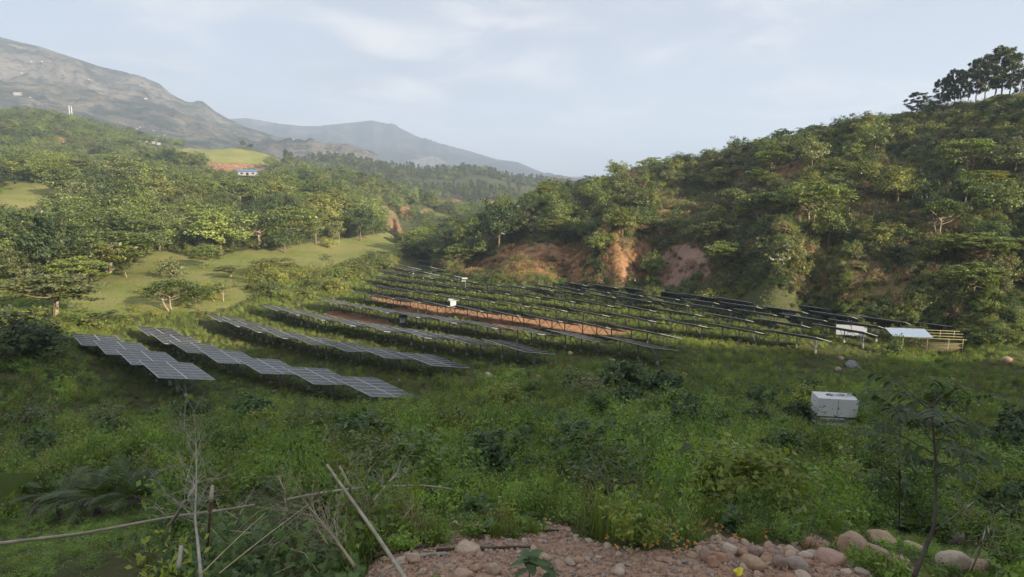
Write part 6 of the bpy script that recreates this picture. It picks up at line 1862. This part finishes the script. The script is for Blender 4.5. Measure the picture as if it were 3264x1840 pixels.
for s_, hh_, lab in ((-1, h, 'taller lattice mast on the wooded knoll'), (1, h * .95, 'shorter lattice mast beside the taller one on the knoll')):
    o = thing('lattice_mast', lab, 'mast', (x + s_ * 2.2, y, z))
    for a_ in range(3):
        an = a_ * 2.094
        rod('leg', o, (math.cos(an) * 1.5, math.sin(an) * 1.5, -1), (math.cos(an) * .35, math.sin(an) * .35, hh_), .22, m_white, 5)
    for k in range(7):
        t0_, t1_ = k / 7, (k + 1) / 7
        for a_ in range(3):
            a0, a1 = a_ * 2.094, (a_ + 1) * 2.094
            r0_, r1_ = 1.5 - 1.15 * t0_, 1.5 - 1.15 * t1_
            rod('brace', o, (math.cos(a0) * r0_, math.sin(a0) * r0_, hh_ * t0_), (math.cos(a1) * r1_, math.sin(a1) * r1_, hh_ * t1_), .10, m_white, 4)
# ------------------------------------------------------------------ wording: say for each tree and bush which one it is
MARKS = [('the blue-roofed house', 625, 458), ('the yellow-walled house', 237, 432), ('the twisted double trunk', 285, 690), ('the lone thorn tree', 576, 698), ('the olive meadow thicket', 435, 700),
         ('the two slim pale trunks', 825, 615), ('the big dark meadow-end tree', 908, 600), ('the grassy clearing', 75, 500), ('the landslide scar', 1715, 670), ('the wide orange bank', 1340, 660), ('the narrow orange bank', 1580, 660),
         ('the red bare patch', 1866, 440), ('the skyline pine clump', 2500, 240), ('the solitary skyline pine', 2307, 265), ('the spreading pale-limbed tree', 2043, 575), ('the tall olive spur bush', 1953, 670), ('the bamboo shed', 2330, 850),
         ('the white cabinet', 2093, 1010), ('the frontmost tables', 280, 900), ('the last second-row table', 970, 985), ('the pale mid-slope boulder', 1553, 1110), ('the grey tarpaulin', 2142, 915), ('the leaning white sheets', 2130, 830),
         ('the rusty frame', 2300, 940), ('the leaning bamboo pole', 900, 1300), ('the wild palms', 245, 1260), ('the crooked sapling', 2345, 1150), ('the grassy plateau', 580, 390), ('the bare soil track', 1000, 780), ('the sprawling left-edge tree', 132, 760),
         ('the skyline dome tree', 1893, 390), ('the spindly skyline tree', 1556, 450), ('the gully mouth', 1080, 620), ('the stone heap', 1820, 1370), ('the dry grass patch', 2170, 510), ('the bright hillside tree', 2470, 455), ('the lowest right table', 1560, 860)]
MK = np.array([(b, c) for a, b, c in MARKS], float)
NTH = ['closest', 'second closest', 'third closest', 'fourth closest', 'fifth closest', 'sixth closest', 'seventh closest', 'eighth closest', 'ninth closest', 'tenth closest', 'eleventh closest', 'twelfth closest', 'thirteenth closest', 'fourteenth closest', 'fifteenth closest', 'sixteenth closest', 'seventeenth closest', 'eighteenth closest', 'nineteenth closest', 'twentieth closest']
COLOUR = {lf_mid.name: 'green', lf_dark.name: 'deep green', lf_light.name: 'yellow-green', lf_olive.name: 'olive', lf_dry.name: 'dry tan', lf_weed.name: 'green', lf_weed2.name: 'yellow-green', lf_weed3.name: 'broad-leaved'}
SHAPE = {'broadleaf_tree': 'round-crowned tree', 'umbrella_tree': 'flat-topped tree', 'shrub': 'bush', 'weed_bush': 'low bush'}
bpy.context.view_layer.update()
book = {}
for o in [q for q in COL.objects if q.parent is None and q.get('group')]:
    kd = o.name.split('.')[0]
    if kd not in SHAPE: continue
    cr_ = [c for c in o.children if c.name.startswith('crown')]
    if not cr_: continue
    px_, py_, d_ = project(o.location.x, o.location.y, o.location.z + (2 if kd != 'weed_bush' else .4) - EYE)
    dd = np.hypot(MK[:, 0] - px_, MK[:, 1] - py_)
    k = int(dd.argmin()); ex, ey = px_ - MK[k, 0], py_ - MK[k, 1]
    w_ = ('left of' if ex < 0 else 'right of') if abs(ex) > abs(ey) else ('above' if ey < 0 else 'below')
    look = COLOUR.get(cr_[0].data.materials[0].name, 'green') + ' ' + SHAPE[kd]
    book.setdefault((look, w_, k), []).append((dd[k], o.name))
for (look, w_, k), lst in book.items():
    lst.sort()
    for i, (_, nm) in enumerate(lst):
        bpy.data.objects[nm]['label'] = ('%s %s %s %s' % (NTH[i] if len(lst) > 1 else 'only', look, w_, MARKS[k][0])) if i < len(NTH) else '%s far out %s %s' % (look, w_, MARKS[k][0])
